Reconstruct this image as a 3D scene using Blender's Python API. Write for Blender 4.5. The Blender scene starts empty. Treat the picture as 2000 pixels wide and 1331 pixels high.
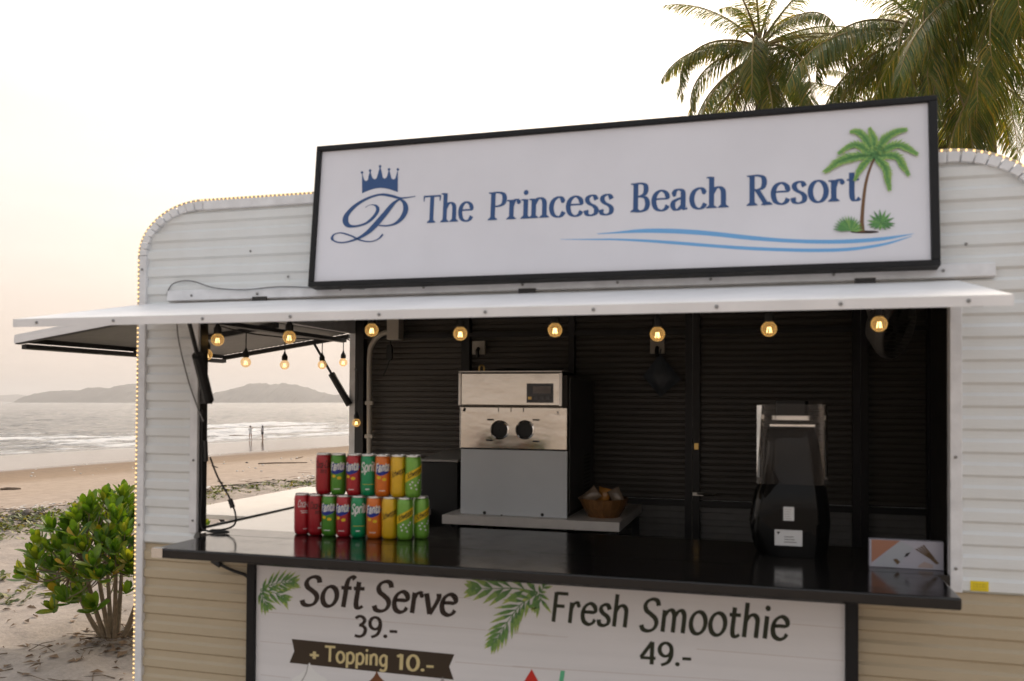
import bpy, bmesh, math, random
from mathutils import Matrix, Vector, noise
import numpy as np
random.seed(7)
PI = math.pi
SC = bpy.context.scene
COL = SC.collection

# ------------------------------------------------------------------ camera, sky, sun, exposure
F_PX, PITCH, YAW, ROLL, DIST = 1716.35, 0.01643, 0.28258, 0.00618, 2.7133
CAM = Vector((0.0, -DIST, 1.613))
cam_data = bpy.data.cameras.new('camera')
cam = bpy.data.objects.new('camera', cam_data)
COL.objects.link(cam)
cam.location = CAM
cam.rotation_euler = (PI / 2 + PITCH, 0, YAW)
cam_data.sensor_width = 36.0
cam_data.lens = F_PX / 2000 * 36
HORIZON_ROW = 784.0
CY = HORIZON_ROW - F_PX * math.tan(PITCH)
cam_data.shift_y = (CY - 665.5) / 2000
cam_data.clip_start, cam_data.clip_end = 0.05, 30000
cam_data.dof.use_dof = True
cam_data.dof.focus_distance = 12.0
cam_data.dof.aperture_fstop = 4.2
cam_data.dof.aperture_blades = 9
SC.camera = cam

SUN_ELEV, SUN_AZ = math.radians(41), math.radians(3)     # azimuth from +Y towards +X
world = bpy.data.worlds.new('World')
SC.world = world
world.use_nodes = True
wn = world.node_tree
bg = wn.nodes['Background']
sky = wn.nodes.new('ShaderNodeTexSky')
sky.sky_type = 'NISHITA'
sky.sun_disc = False
sky.sun_elevation = SUN_ELEV
sky.sun_rotation = SUN_AZ
sky.altitude = 0
sky.air_density = 1.0
sky.dust_density = 10.0
sky.ozone_density = 1.0
tint = wn.nodes.new('ShaderNodeMix'); tint.data_type = 'RGBA'; tint.blend_type = 'MULTIPLY'; tint.inputs['Factor'].default_value = 1
tint.inputs['B'].default_value = (1.0, .975, .94, 1)
wn.links.new(sky.outputs[0], tint.inputs['A'])
# a thin even veil of high haze over the whole sky, peach at the horizon all round and cream above
wtc = wn.nodes.new('ShaderNodeTexCoord'); wsep = wn.nodes.new('ShaderNodeSeparateXYZ'); wn.links.new(wtc.outputs['Generated'], wsep.inputs[0])
wramp = wn.nodes.new('ShaderNodeValToRGB'); wn.links.new(wsep.outputs[2], wramp.inputs[0])
VEIL = [(0.0, (1.10, .885, .735)), (.09, (1.06, .89, .77)), (.24, (.98, .90, .82)), (.45, (.92, .905, .885)), (1.0, (.80, .86, .94))]
while len(wramp.color_ramp.elements) < len(VEIL): wramp.color_ramp.elements.new(.5)
for e, (p_, c_) in zip(wramp.color_ramp.elements, VEIL): e.position = p_; e.color = (*c_, 1)
veil = wn.nodes.new('ShaderNodeMix'); veil.data_type = 'RGBA'; veil.blend_type = 'MIX'
veil.inputs['Factor'].default_value = 0.82
wsc = wn.nodes.new('ShaderNodeMix'); wsc.data_type = 'RGBA'; wsc.blend_type = 'MULTIPLY'; wsc.inputs['Factor'].default_value = 1
VEIL_GAIN = 2.72
wsc.inputs['B'].default_value = (VEIL_GAIN, VEIL_GAIN, VEIL_GAIN, 1)
wn.links.new(wramp.outputs[0], wsc.inputs['A'])
wmap = wn.nodes.new('ShaderNodeMapping'); wmap.inputs['Scale'].default_value = (2.2, 2.2, 11); wn.links.new(wtc.outputs['Generated'], wmap.inputs[0])
wnoise = wn.nodes.new('ShaderNodeTexNoise'); wnoise.inputs['Scale'].default_value = 1.6; wnoise.inputs['Detail'].default_value = 5; wn.links.new(wmap.outputs[0], wnoise.inputs['Vector'])
wrng = wn.nodes.new('ShaderNodeMapRange'); wrng.inputs[1].default_value = .3; wrng.inputs[2].default_value = .7; wrng.inputs[3].default_value = .93; wrng.inputs[4].default_value = 1.05; wn.links.new(wnoise.outputs['Fac'], wrng.inputs[0])
wcl = wn.nodes.new('ShaderNodeMix'); wcl.data_type = 'RGBA'; wcl.blend_type = 'MULTIPLY'; wcl.inputs['Factor'].default_value = 1
wn.links.new(wsc.outputs['Result'], wcl.inputs['A']); wn.links.new(wrng.outputs[0], wcl.inputs['B'])
wn.links.new(tint.outputs['Result'], veil.inputs['A']); wn.links.new(wcl.outputs['Result'], veil.inputs['B'])
wn.links.new(veil.outputs['Result'], bg.inputs[0])
bg.inputs[1].default_value = 0.12

sun_data = bpy.data.lights.new('sun', 'SUN')
sun_data.energy = 0.7
sun_data.angle = math.radians(25)
sun_data.color = (1.0, 0.84, 0.66)
sun = bpy.data.objects.new('sun', sun_data)
COL.objects.link(sun)
sd = Vector((math.sin(SUN_AZ) * math.cos(SUN_ELEV), math.cos(SUN_AZ) * math.cos(SUN_ELEV), math.sin(SUN_ELEV)))
sun.rotation_euler = sd.to_track_quat('Z', 'Y').to_euler()

SC.view_settings.view_transform = 'Standard'
SC.view_settings.look = 'None'
SC.view_settings.gamma = 1
SC.view_settings.use_curve_mapping = False
SC.view_settings.exposure = 1.68
SC.render.engine = 'CYCLES'
SC.cycles.max_bounces = 8
SC.cycles.diffuse_bounces = 4
SC.cycles.glossy_bounces = 4
SC.cycles.transparent_max_bounces = 12
SC.cycles.caustics_reflective = False
SC.cycles.caustics_refractive = False
SC.cycles.use_denoising = True
SC.cycles.volume_bounces = 0

# ------------------------------------------------------------------ frames of reference
# the trailer stands very slightly tipped on the sand: its own frame has z = 0 on the counter top,
# y = 0 on the front wall, x to the right along it
TM = Matrix.Translation((0, 0, 1.13)) @ Matrix.Rotation(ROLL, 4, 'Y')
TMI = TM.inverted()

def view_ray(px, py):
    xc, zz = (px - 1000) / F_PX, -(py - CY) / F_PX
    d, z = math.cos(PITCH) - zz * math.sin(PITCH), math.sin(PITCH) + zz * math.cos(PITCH)
    return Vector((xc * math.cos(YAW) - d * math.sin(YAW), xc * math.sin(YAW) + d * math.cos(YAW), z))

def at(axis, val, px, py):
    """point of a plane of the trailer (x, y or z = val) seen at a place of the photograph"""
    o = TMI @ CAM
    d = TMI.to_3x3() @ view_ray(px, py)
    t = (val - o[axis]) / d[axis]
    return o + d * t

# ------------------------------------------------------------------ object helpers
class MB:
    def __init__(s):
        s.v, s.f, s.m = [], [], []
    def quad(s, *p, m=0):
        n = len(s.v)
        s.v += [tuple(q) for q in p]
        s.f.append(tuple(range(n, n + len(p)))); s.m.append(m)
    def box(s, x0, x1, y0, y1, z0, z1, m=0):
        n = len(s.v)
        s.v += [(x0, y0, z0), (x1, y0, z0), (x1, y1, z0), (x0, y1, z0), (x0, y0, z1), (x1, y0, z1), (x1, y1, z1), (x0, y1, z1)]
        for q in ((0, 3, 2, 1), (4, 5, 6, 7), (0, 1, 5, 4), (1, 2, 6, 5), (2, 3, 7, 6), (3, 0, 4, 7)):
            s.f.append(tuple(n + i for i in q)); s.m.append(m)
    def loft(s, rings, m=0, cap=True, closed=True):
        n = len(s.v); k = len(rings[0])
        for r in rings:
            s.v += [tuple(q) for q in r]
        for i in range(len(rings) - 1):
            for j in range(k if closed else k - 1):
                a, b = n + i * k + j, n + i * k + (j + 1) % k
                s.f.append((a, b, b + k, a + k)); s.m.append(m)
        if cap:
            s.f.append(tuple(n + j for j in reversed(range(k)))); s.m.append(m)
            e = n + (len(rings) - 1) * k
            s.f.append(tuple(e + j for j in range(k))); s.m.append(m)
    def tube(s, pts, r, seg=8, m=0, cap=True):
        pts = [Vector(p) for p in pts]
        rs = r if isinstance(r, (list, tuple)) else [r] * len(pts)
        rings, ref = [], None
        for i, p in enumerate(pts):
            t = (pts[min(i + 1, len(pts) - 1)] - pts[max(i - 1, 0)]).normalized()
            if ref is None:
                ref = t.cross(Vector((0, 0, 1)))
                if ref.length < .1: ref = t.cross(Vector((1, 0, 0)))
            ref = (ref - t * ref.dot(t)).normalized()
            b = t.cross(ref)
            rings.append([p + (ref * math.cos(a) + b * math.sin(a)) * rs[i] for a in [2 * PI * j / seg for j in range(seg)]])
        s.loft(rings, m, cap)
    def lathe(s, prof, c=(0, 0, 0), seg=20, m=0, axis=None, cap=True):
        c = Vector(c)
        q = axis.to_track_quat('Z', 'Y').to_matrix() if axis is not None else Matrix.Identity(3)
        s.loft([[c + q @ Vector((r * math.cos(2 * PI * j / seg), r * math.sin(2 * PI * j / seg), z)) for j in range(seg)] for r, z in prof], m, cap)
    def sphere(s, c, r, seg=16, rings=10, m=0):
        s.lathe([(max(r * math.sin(PI * i / rings), r * .02), -r * math.cos(PI * i / rings)) for i in range(rings + 1)], c, seg, m)
    def build(s, name, mats, parent=None, off=(0, 0, 0), smooth=False, angle=40, bevel=0):
        me = bpy.data.meshes.new(name)
        o = Vector(off)
        me.from_pydata([tuple(Vector(p) - o) for p in s.v], [], s.f)
        mats = mats if isinstance(mats, (list, tuple)) else [mats]
        for a in mats: me.materials.append(a)
        if len(mats) > 1: me.polygons.foreach_set('material_index', s.m)
        me.update()
        if smooth:
            me.polygons.foreach_set('use_smooth', [True] * len(me.polygons))
            me.set_sharp_from_angle(angle=math.radians(angle))
        ob = link(name, me, parent)
        if bevel:
            md = ob.modifiers.new('edge', 'BEVEL'); md.width = bevel; md.segments = 2; md.limit_method = 'ANGLE'
        return ob

def link(name, data, parent=None):
    ob = bpy.data.objects.new(name, data)
    COL.objects.link(ob)
    if parent is not None: ob.parent = parent
    return ob

def tag(o, label=None, cat=None, group=None, kind=None):
    for k, v in (('label', label), ('category', cat), ('group', group), ('kind', kind)):
        if v: o[k] = v
    return o

def thing(name, label, cat, base=(0, 0, 0), group=None, trailer=True, rz=0.0):
    o = bpy.data.objects.new(name, None)
    o.empty_display_size = .05
    COL.objects.link(o)
    M = Matrix.Translation(base) @ Matrix.Rotation(rz, 4, 'Z')
    o.matrix_world = TM @ M if trailer else M
    return tag(o, label, cat, group)

def copy_thing(src, base, label, trailer=True, rz=0.0):
    def cp(o, parent):
        c = o.copy(); COL.objects.link(c)
        if parent is not None: c.parent = parent
        for ch in list(o.children):
            if ch.name in COL.objects: cp(ch, c)
        return c
    c = cp(src, None)
    M = Matrix.Translation(base) @ Matrix.Rotation(rz, 4, 'Z')
    c.matrix_world = TM @ M if trailer else M
    c['label'] = label
    return c

def inst(name, src, parent, loc, rot=None, scale=None):
    o = bpy.data.objects.new(name, src)
    COL.objects.link(o); o.parent = parent; o.location = loc
    if rot: o.rotation_euler = rot
    if scale: o.scale = scale
    return o

# ------------------------------------------------------------------ materials
def mat(name, col, rough=.5, metal=0, spec=.5, var=.0, vscale=20, bump=0, bscale=60, stretch=None, coat=0, rvar=0, trans=0, alpha=1, random_hue=0):
    m = bpy.data.materials.new(name); m.use_nodes = True
    nt = m.node_tree; b = nt.nodes['Principled BSDF']
    b.inputs['Base Color'].default_value = (*col, 1)
    b.inputs['Roughness'].default_value = rough
    b.inputs['Metallic'].default_value = metal
    b.inputs['Specular IOR Level'].default_value = spec
    b.inputs['Coat Weight'].default_value = coat
    b.inputs['Coat Roughness'].default_value = .05
    b.inputs['Transmission Weight'].default_value = trans
    b.inputs['Alpha'].default_value = alpha
    tc = nt.nodes.new('ShaderNodeTexCoord')
    vec = tc.outputs['Object']
    if stretch:
        mp = nt.nodes.new('ShaderNodeMapping'); mp.inputs['Scale'].default_value = stretch
        nt.links.new(vec, mp.inputs[0]); vec = mp.outputs[0]
    if var or rvar:
        n = nt.nodes.new('ShaderNodeTexNoise'); n.inputs['Scale'].default_value = vscale; n.inputs['Detail'].default_value = 6
        nt.links.new(vec, n.inputs['Vector'])
        if var:
            r = nt.nodes.new('ShaderNodeMapRange'); r.inputs[1].default_value = .3; r.inputs[2].default_value = .7
            r.inputs[3].default_value = 1 - var; r.inputs[4].default_value = 1 + var * .6
            nt.links.new(n.outputs['Fac'], r.inputs[0])
            mx = nt.nodes.new('ShaderNodeMix'); mx.data_type = 'RGBA'; mx.blend_type = 'MULTIPLY'; mx.inputs['Factor'].default_value = 1
            mx.inputs['A'].default_value = (*col, 1)
            nt.links.new(r.outputs[0], mx.inputs['B'])
            nt.links.new(mx.outputs['Result'], b.inputs['Base Color'])
        if rvar:
            r2 = nt.nodes.new('ShaderNodeMapRange'); r2.inputs[1].default_value = .3; r2.inputs[2].default_value = .7
            r2.inputs[3].default_value = max(rough - rvar, .02); r2.inputs[4].default_value = rough + rvar
            nt.links.new(n.outputs['Fac'], r2.inputs[0]); nt.links.new(r2.outputs[0], b.inputs['Roughness'])
    if bump:
        n2 = nt.nodes.new('ShaderNodeTexNoise'); n2.inputs['Scale'].default_value = bscale; n2.inputs['Detail'].default_value = 4
        nt.links.new(vec, n2.inputs['Vector'])
        bp = nt.nodes.new('ShaderNodeBump'); bp.inputs['Strength'].default_value = bump; bp.inputs['Distance'].default_value = .01
        nt.links.new(n2.outputs['Fac'], bp.inputs['Height']); nt.links.new(bp.outputs[0], b.inputs['Normal'])
    return m

def emit(name, col, strength):
    m = bpy.data.materials.new(name); m.use_nodes = True
    b = m.node_tree.nodes['Principled BSDF']
    b.inputs['Base Color'].default_value = (*col, 1)
    b.inputs['Emission Color'].default_value = (*col, 1)
    b.inputs['Emission Strength'].default_value = strength
    return m

def siding_mat(name, col, dirt):
    """painted sheet metal with faint vertical runs of dirt and uneven paint"""
    m = mat(name, col, rough=.42, spec=.4, bump=.12, bscale=35, stretch=(1, 1, 6))
    nt = m.node_tree; b = nt.nodes['Principled BSDF']
    tc = nt.nodes.new('ShaderNodeTexCoord')
    def nz(scale, st):
        mp = nt.nodes.new('ShaderNodeMapping'); mp.inputs['Scale'].default_value = st
        n = nt.nodes.new('ShaderNodeTexNoise'); n.inputs['Scale'].default_value = scale; n.inputs['Detail'].default_value = 8; n.inputs['Roughness'].default_value = .65
        nt.links.new(tc.outputs['Object'], mp.inputs[0]); nt.links.new(mp.outputs[0], n.inputs['Vector'])
        return n.outputs['Fac']
    a = nz(9, (1, 1, .12)); c = nz(5, (.5, 1, 5))
    mul = nt.nodes.new('ShaderNodeMath'); mul.operation = 'MULTIPLY'
    nt.links.new(a, mul.inputs[0]); nt.links.new(c, mul.inputs[1])
    r = nt.nodes.new('ShaderNodeMapRange'); r.inputs[1].default_value = .18; r.inputs[2].default_value = .4
    nt.links.new(mul.outputs[0], r.inputs[0])
    mx = nt.nodes.new('ShaderNodeMix'); mx.data_type = 'RGBA'
    mx.inputs['A'].default_value = (*col, 1); mx.inputs['B'].default_value = (*[x * y for x, y in zip(col, dirt)], 1)
    nt.links.new(r.outputs[0], mx.inputs['Factor']); nt.links.new(mx.outputs['Result'], b.inputs['Base Color'])
    return m

M_WHITE = siding_mat('white_painted_metal', (.71, .735, .74), (.94, .93, .915))
M_TAN = siding_mat('tan_painted_metal', (.46, .385, .27), (.95, .945, .93))
M_TRIM = mat('white_trim_metal', (.72, .73, .75), .35, var=.12, vscale=18, bump=.15, bscale=60)
M_AWN = mat('white_awning_metal', (.78, .77, .77), .4, var=.08, vscale=6)
M_BLACK = mat('black_steel_tube', (.015, .014, .014), .5, var=.3, vscale=20)
M_DARK = mat('dark_interior_paint', (.06, .055, .05), .6, var=.2, vscale=8)
M_SLAT = mat('grey_brown_slat', (.068, .059, .050), .45, var=.2, vscale=4, stretch=(.4, 1, 4))
M_SLAT_LIGHT = mat('grey_white_lower_panel', (.20, .195, .19), .5, var=.1)
M_COUNTER = mat('gloss_black_counter', (.010, .009, .009), .14, spec=.42, rvar=.06, vscale=14, bump=.02, bscale=20)
M_WORK = mat('cream_laminate', (.82, .77, .68), .16, spec=.7, coat=.6, var=.05, vscale=6)
M_STEEL = mat('brushed_stainless', (.64, .59, .52), .17, metal=1, rvar=.05, vscale=12, bump=.5, bscale=2.2, stretch=(1, 1, 2.2), var=.06)
M_STEEL2 = mat('stainless_edge', (.6, .57, .53), .3, metal=1)
M_CHROME = mat('chrome', (.75, .73, .70), .08, metal=1)
M_FILM = mat('grey_blue_film_panel', (.70, .74, .78), .4, var=.06, vscale=4)
M_RUBBER = mat('black_rubber', (.012, .012, .012), .55)
M_PLASTIC = mat('gloss_black_plastic', (.004, .004, .004), .09, spec=.16)
M_FAN = mat('grey_fan_plastic', (.20, .195, .185), .5)
M_SCREEN = mat('dark_display', (.02, .018, .02), .15, var=.3, vscale=60)
M_PVC = mat('white_pvc', (.5, .46, .40), .45)
M_GREY = mat('grey_plastic', (.42, .41, .39), .5)
M_SCREW = mat('screw_head', (.25, .25, .25), .35, metal=.8)
M_YELLOW = mat('yellow_sticker', (.75, .58, .01), .5)
M_WOOD = mat('bowl_wood', (.24, .115, .04), .4, var=.35, vscale=18, stretch=(3, 3, .6))
M_PACK = mat('clear_snack_pack', (.24, .18, .13), .2, var=.5, vscale=25)
M_BAG = mat('blue_plastic_bag', (.07, .085, .105), .5, var=.4, vscale=14, bump=.8, bscale=12)
M_CABLE = mat('black_cable', (.01, .01, .01), .5)
M_GCABLE = mat('grey_cable', (.20, .20, .20), .5)
M_SIGNW = mat('white_acrylic', (.69, .69, .74), .25, var=.06, vscale=3, coat=.1)
M_MENUW = mat('menu_print_white', (.70, .69, .70), .35, var=.05, vscale=5, stretch=(.3, 1, 6))
M_FRAME = mat('black_sign_frame', (.010, .010, .011), .5, spec=.25)
M_BRASS = mat('brass', (.5, .34, .12), .3, metal=1)
def ink(name, c): return mat(name, c, .45, spec=.3)
I_NAVY = ink('navy_print', (.034, .085, .22)); I_SKY = ink('sky_blue_print', (.16, .40, .72))
I_BROWN = ink('dark_brown_print', (.030, .018, .013)); I_OLIVE = ink('dark_olive_print', (.022, .026, .012)); I_CREAM = ink('cream_print', (.62, .52, .27))
I_BAND = ink('brown_banner_print', (.045, .030, .018)); I_LINE = ink('pale_plank_line_print', (.56, .51, .49))
I_WHITE = ink('white_print', (.75, .75, .74)); I_BLUE = ink('blue_print', (.02, .04, .30)); I_ORANGE = ink('orange_print', (.75, .25, .02))
I_BLACK = ink('black_print', (.012, .010, .010)); I_YELL = ink('yellow_print', (.80, .55, .02)); I_RED = ink('red_print', (.55, .03, .02))
I_TRUNK = ink('trunk_print', (.16, .085, .04)); I_GREY = ink('grey_print', (.35, .33, .33)); I_MINT = ink('mint_print', (.12, .45, .25))
I_CHOC = ink('chocolate_print', (.18, .07, .03)); I_SKIN = ink('wood_photo_print', (.36, .17, .11)); I_LAV = ink('napkin_photo_print', (.40, .39, .45)); I_BRONZE = ink('cutlery_photo_print', (.12, .075, .04))

def grad_ink(name, stops):
    """print whose hue runs along the mesh attribute 'run' (0 root .. 1 tip)"""
    m = bpy.data.materials.new(name); m.use_nodes = True
    nt = m.node_tree; b = nt.nodes['Principled BSDF']; b.inputs['Roughness'].default_value = .45
    a = nt.nodes.new('ShaderNodeAttribute'); a.attribute_name = 'run'
    r = nt.nodes.new('ShaderNodeValToRGB')
    while len(r.color_ramp.elements) < len(stops): r.color_ramp.elements.new(.5)
    for e, (p, c) in zip(r.color_ramp.elements, stops): e.position = p; e.color = (*c, 1)
    nt.links.new(a.outputs['Fac'], r.inputs[0]); nt.links.new(r.outputs[0], b.inputs['Base Color'])
    return m
I_LEAF = grad_ink('palm_leaf_print', [(0, (.04, .15, .05)), (.5, (.10, .28, .07)), (1, (.36, .52, .12))])
I_LEAF2 = grad_ink('menu_leaf_print', [(0, (.05, .15, .05)), (.5, (.13, .27, .06)), (1, (.40, .48, .12))])

# ------------------------------------------------------------------ flat print: strokes and letters
def spline(pts, n=8, closed=False):
    P = [Vector(p) for p in pts]
    if len(P) < 3: return P
    out = []
    k = len(P)
    for i in range(k if closed else k - 1):
        if closed: a, b, c, d = P[(i - 1) % k], P[i], P[(i + 1) % k], P[(i + 2) % k]
        else: a, b, c, d = P[max(i - 1, 0)], P[i], P[i + 1], P[min(i + 2, k - 1)]
        for j in range(n):
            t = j / n
            out.append(.5 * ((2 * b) + (c - a) * t + (2 * a - 5 * b + 4 * c - d) * t * t + (3 * b - a - 3 * c + d) * t ** 3))
    out.append(P[0].copy() if closed else P[-1])
    return out

def ribbon(pts, nib, wf=None):
    """outline of a broad-nib stroke: list of (quad, run) in 2D"""
    a, b, ph = nib
    u, v = Vector((math.cos(ph), math.sin(ph))), Vector((-math.sin(ph), math.cos(ph)))
    L, R = [], []
    n = len(pts)
    for i, p in enumerate(pts):
        t = pts[min(i + 1, n - 1)] - pts[max(i - 1, 0)]
        if t.length < 1e-9: t = Vector((1, 0))
        t.normalize(); nn = Vector((-t.y, t.x))
        h = math.sqrt((a * nn.dot(u)) ** 2 + (b * nn.dot(v)) ** 2) * (wf(i / (n - 1)) if wf else 1)
        L.append(p + nn * h); R.append(p - nn * h)
    return [((R[i], R[i + 1], L[i + 1], L[i]), i / (n - 1)) for i in range(n - 1)]

# stroke skeletons: ('c', points) runs a smooth curve, ('l', points) straight lines, ('d', x, y) a dot, ('s', x, y, half, ...) a serif
G = {
 'T': (.54, [('l', [(.27, 0), (.27, .66)]), ('l', [(.03, .655), (.51, .655)]), ('v', .045, .655, .53), ('v', .495, .655, .53), ('s', .27, 0)]),
 'h': (.45, [('l', [(.09, 0), (.09, .71)]), ('c', [(.09, .32), (.17, .44), (.26, .465), (.335, .40), (.35, .28), (.35, 0)]), ('s', .09, 0), ('s', .35, 0), ('q', .09, .70)]),
 'e': (.42, [('c', [(.07, .27), (.20, .275), (.35, .285), (.335, .40), (.22, .465), (.10, .39), (.055, .235), (.10, .07), (.22, .005), (.32, .04), (.37, .12)])]),
 'P': (.47, [('l', [(.11, 0), (.11, .67)]), ('c', [(.11, .655), (.25, .655), (.36, .61), (.395, .50), (.36, .38), (.25, .33), (.11, .33)]), ('s', .11, 0), ('q', .11, .655)]),
 'r': (.33, [('l', [(.09, 0), (.09, .46)]), ('c', [(.09, .30), (.14, .42), (.21, .46), (.27, .43)]), ('d', .265, .405, .045), ('s', .09, 0), ('q', .09, .45)]),
 'i': (.19, [('l', [(.095, 0), (.095, .46)]), ('d', .095, .62, .052), ('s', .095, 0), ('q', .095, .45)]),
 'n': (.45, [('l', [(.09, 0), (.09, .46)]), ('c', [(.09, .32), (.17, .44), (.26, .465), (.335, .40), (.35, .28), (.35, 0)]), ('s', .09, 0), ('s', .35, 0), ('q', .09, .45)]),
 'c': (.39, [('c', [(.34, .36), (.29, .445), (.21, .465), (.10, .39), (.055, .235), (.10, .07), (.21, .005), (.30, .035), (.355, .12)]), ('d', .325, .37, .04)]),
 's': (.34, [('c', [(.285, .36), (.24, .445), (.165, .465), (.085, .42), (.075, .345), (.13, .275), (.23, .215), (.285, .14), (.265, .045), (.165, .005), (.07, .035), (.045, .13)])]),
 'B': (.46, [('l', [(.11, 0), (.11, .67)]), ('c', [(.11, .655), (.24, .655), (.325, .61), (.345, .51), (.31, .41), (.21, .36), (.11, .355)]), ('c', [(.20, .355), (.33, .32), (.385, .19), (.345, .06), (.24, .012), (.11, .012)]), ('s', .11, 0), ('q', .11, .655)]),
 'a': (.41, [('c', [(.065, .355), (.11, .44), (.185, .465), (.265, .43), (.285, .33), (.285, .10), (.315, .02), (.38, .03)]), ('c', [(.285, .28), (.18, .25), (.075, .19), (.055, .09), (.11, .012), (.19, .02), (.285, .11)]), ('d', .085, .35, .038)]),
 'R': (.50, [('l', [(.11, 0), (.11, .67)]), ('c', [(.11, .655), (.24, .655), (.345, .61), (.375, .50), (.34, .39), (.24, .345), (.11, .34)]), ('l', [(.22, .34), (.42, .01)]), ('s', .11, 0), ('s', .43, 0), ('q', .11, .655)]),
 'o': (.44, [('o', .22, .235, .165, .23)]),
 't': (.30, [('c', [(.12, .60), (.12, .36), (.12, .12), (.15, .02), (.22, .005), (.28, .05)]), ('l', [(.02, .445), (.27, .445)])]),
 'S': (.46, [('c', [(.40, .54), (.36, .64), (.26, .675), (.14, .63), (.09, .53), (.13, .43), (.24, .355), (.35, .27), (.385, .16), (.33, .045), (.21, 0), (.09, .03), (.04, .12)])]),
 'f': (.29, [('c', [(.31, .66), (.25, .705), (.18, .67), (.14, .55), (.135, .30), (.13, 0)]), ('l', [(.02, .45), (.26, .45)])]),
 'v': (.38, [('l', [(.04, .46), (.18, .0)]), ('c', [(.18, .0), (.27, .18), (.34, .36), (.33, .465)])]),
 'F': (.42, [('l', [(.10, 0), (.10, .66)]), ('l', [(.10, .64), (.40, .64)]), ('l', [(.10, .36), (.34, .36)])]),
 'm': (.66, [('l', [(.09, 0), (.09, .46)]), ('c', [(.09, .32), (.17, .44), (.25, .465), (.31, .40), (.325, .28), (.325, 0)]), ('c', [(.325, .32), (.40, .44), (.48, .465), (.54, .40), (.555, .28), (.555, 0)])]),
 'p': (.44, [('l', [(.09, -.20), (.09, .46)]), ('c', [(.09, .36), (.17, .45), (.26, .465), (.36, .38), (.385, .24), (.34, .08), (.23, .005), (.09, .07)])]),
 'g': (.43, [('c', [(.33, .40), (.24, .465), (.12, .40), (.06, .24), (.11, .07), (.21, .02), (.33, .12)]), ('c', [(.335, .46), (.335, .20), (.335, -.05), (.28, -.18), (.16, -.20), (.06, -.15)])]),
 'C': (.50, [('c', [(.44, .52), (.37, .64), (.26, .67), (.12, .58), (.06, .33), (.12, .09), (.26, .0), (.38, .04), (.45, .15)])]),
 'l': (.19, [('l', [(.095, 0), (.095, .71)])]),
 'w': (.58, [('l', [(.04, .46), (.15, 0)]), ('l', [(.15, 0), (.28, .42)]), ('l', [(.28, .42), (.40, 0)]), ('l', [(.40, 0), (.53, .46)])]),
 'z': (.38, [('l', [(.05, .44), (.33, .44)]), ('l', [(.33, .44), (.05, .02)]), ('l', [(.05, .02), (.34, .02)])]),
 'k': (.42, [('l', [(.09, 0), (.09, .71)]), ('l', [(.33, .46), (.10, .20)]), ('l', [(.18, .28), (.37, 0)])]),
 '3': (.44, [('c', [(.07, .59), (.16, .665), (.27, .65), (.34, .56), (.31, .45), (.20, .375)]), ('c', [(.18, .37), (.30, .35), (.375, .24), (.33, .07), (.20, .0), (.06, .03)])]),
 '9': (.46, [('o', .22, .46, .155, .195), ('c', [(.375, .47), (.37, .28), (.29, .09), (.12, .0)])]),
 '4': (.46, [('l', [(.33, 0), (.33, .67)]), ('l', [(.33, .67), (.04, .20)]), ('l', [(.03, .19), (.43, .19)])]),
 '1': (.34, [('l', [(.20, 0), (.20, .67)]), ('l', [(.20, .66), (.06, .56)])]),
 '0': (.48, [('o', .24, .33, .17, .32)]),
 '.': (.17, [('d', .08, .05, .055)]),
 '-': (.30, [('l', [(.03, .22), (.26, .22)])]),
 '+': (.42, [('l', [(.05, .25), (.37, .25)]), ('l', [(.21, .09), (.21, .41)])]),
 ' ': (.20, []),
}

def letters(text, nib, serif=False, slant=0, track=0.0):
    """flat polygons of a line of text, each with the layer it lies on; 1 em = 1"""
    out, x = [], 0.0
    a, b, ph = nib
    for chn in text:
        adv, parts = G[chn]
        lay = 0
        def P(q, x=x): return Vector((x + q[0] + slant * q[1], q[1]))
        for s in parts:
            if s[0] in 'cl':
                pts = [P(q) for q in s[1]]
                pts = spline(pts, 6) if s[0] == 'c' else [pts[0].lerp(pts[-1], t) for t in (0, .5, 1)]
                out += [(q, lay) for q, _ in ribbon(pts, nib)]
            elif s[0] == 'o':
                pts = [P((s[1] + s[3] * math.cos(t), s[2] + s[4] * math.sin(t))) for t in [2 * PI * i / 22 for i in range(23)]]
                n0 = len(pts)
                loop = ribbon([pts[-2]] + pts + [pts[1]], nib)
                out += [(q, lay) for q, _ in loop[1:-1]]
            elif s[0] == 'd':
                r = s[3] + (a - .04) * .5
                c = P((s[1], s[2]))
                out.append((tuple(c + Vector((r * math.cos(t), r * math.sin(t))) for t in [2 * PI * i / 12 for i in range(12)]), lay))
            elif serif and s[0] == 's':
                c = P((s[1], s[2])); w = a + .062
                out.append(((c + Vector((-w, 0)), c + Vector((w, 0)), c + Vector((w, .018)), c + Vector((a, .07)), c + Vector((-a, .07)), c + Vector((-w, .018))), lay))
            elif serif and s[0] == 'q':
                c = P((s[1], s[2])); w = a + .055
                out.append(((c + Vector((-w, .012)), c + Vector((-w, -.014)), c + Vector((0, -.045)), c + Vector((0, .015))), lay))
            elif serif and s[0] == 'v':
                c = P((s[1], s[2])); d = P((s[1], s[3]))
                out.append(((d + Vector((-.012, 0)), d + Vector((.012, 0)), c + Vector((.022, 0)), c + Vector((-.022, 0))), lay))
            lay += 1
        x += adv + track
    return out, x - track

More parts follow.
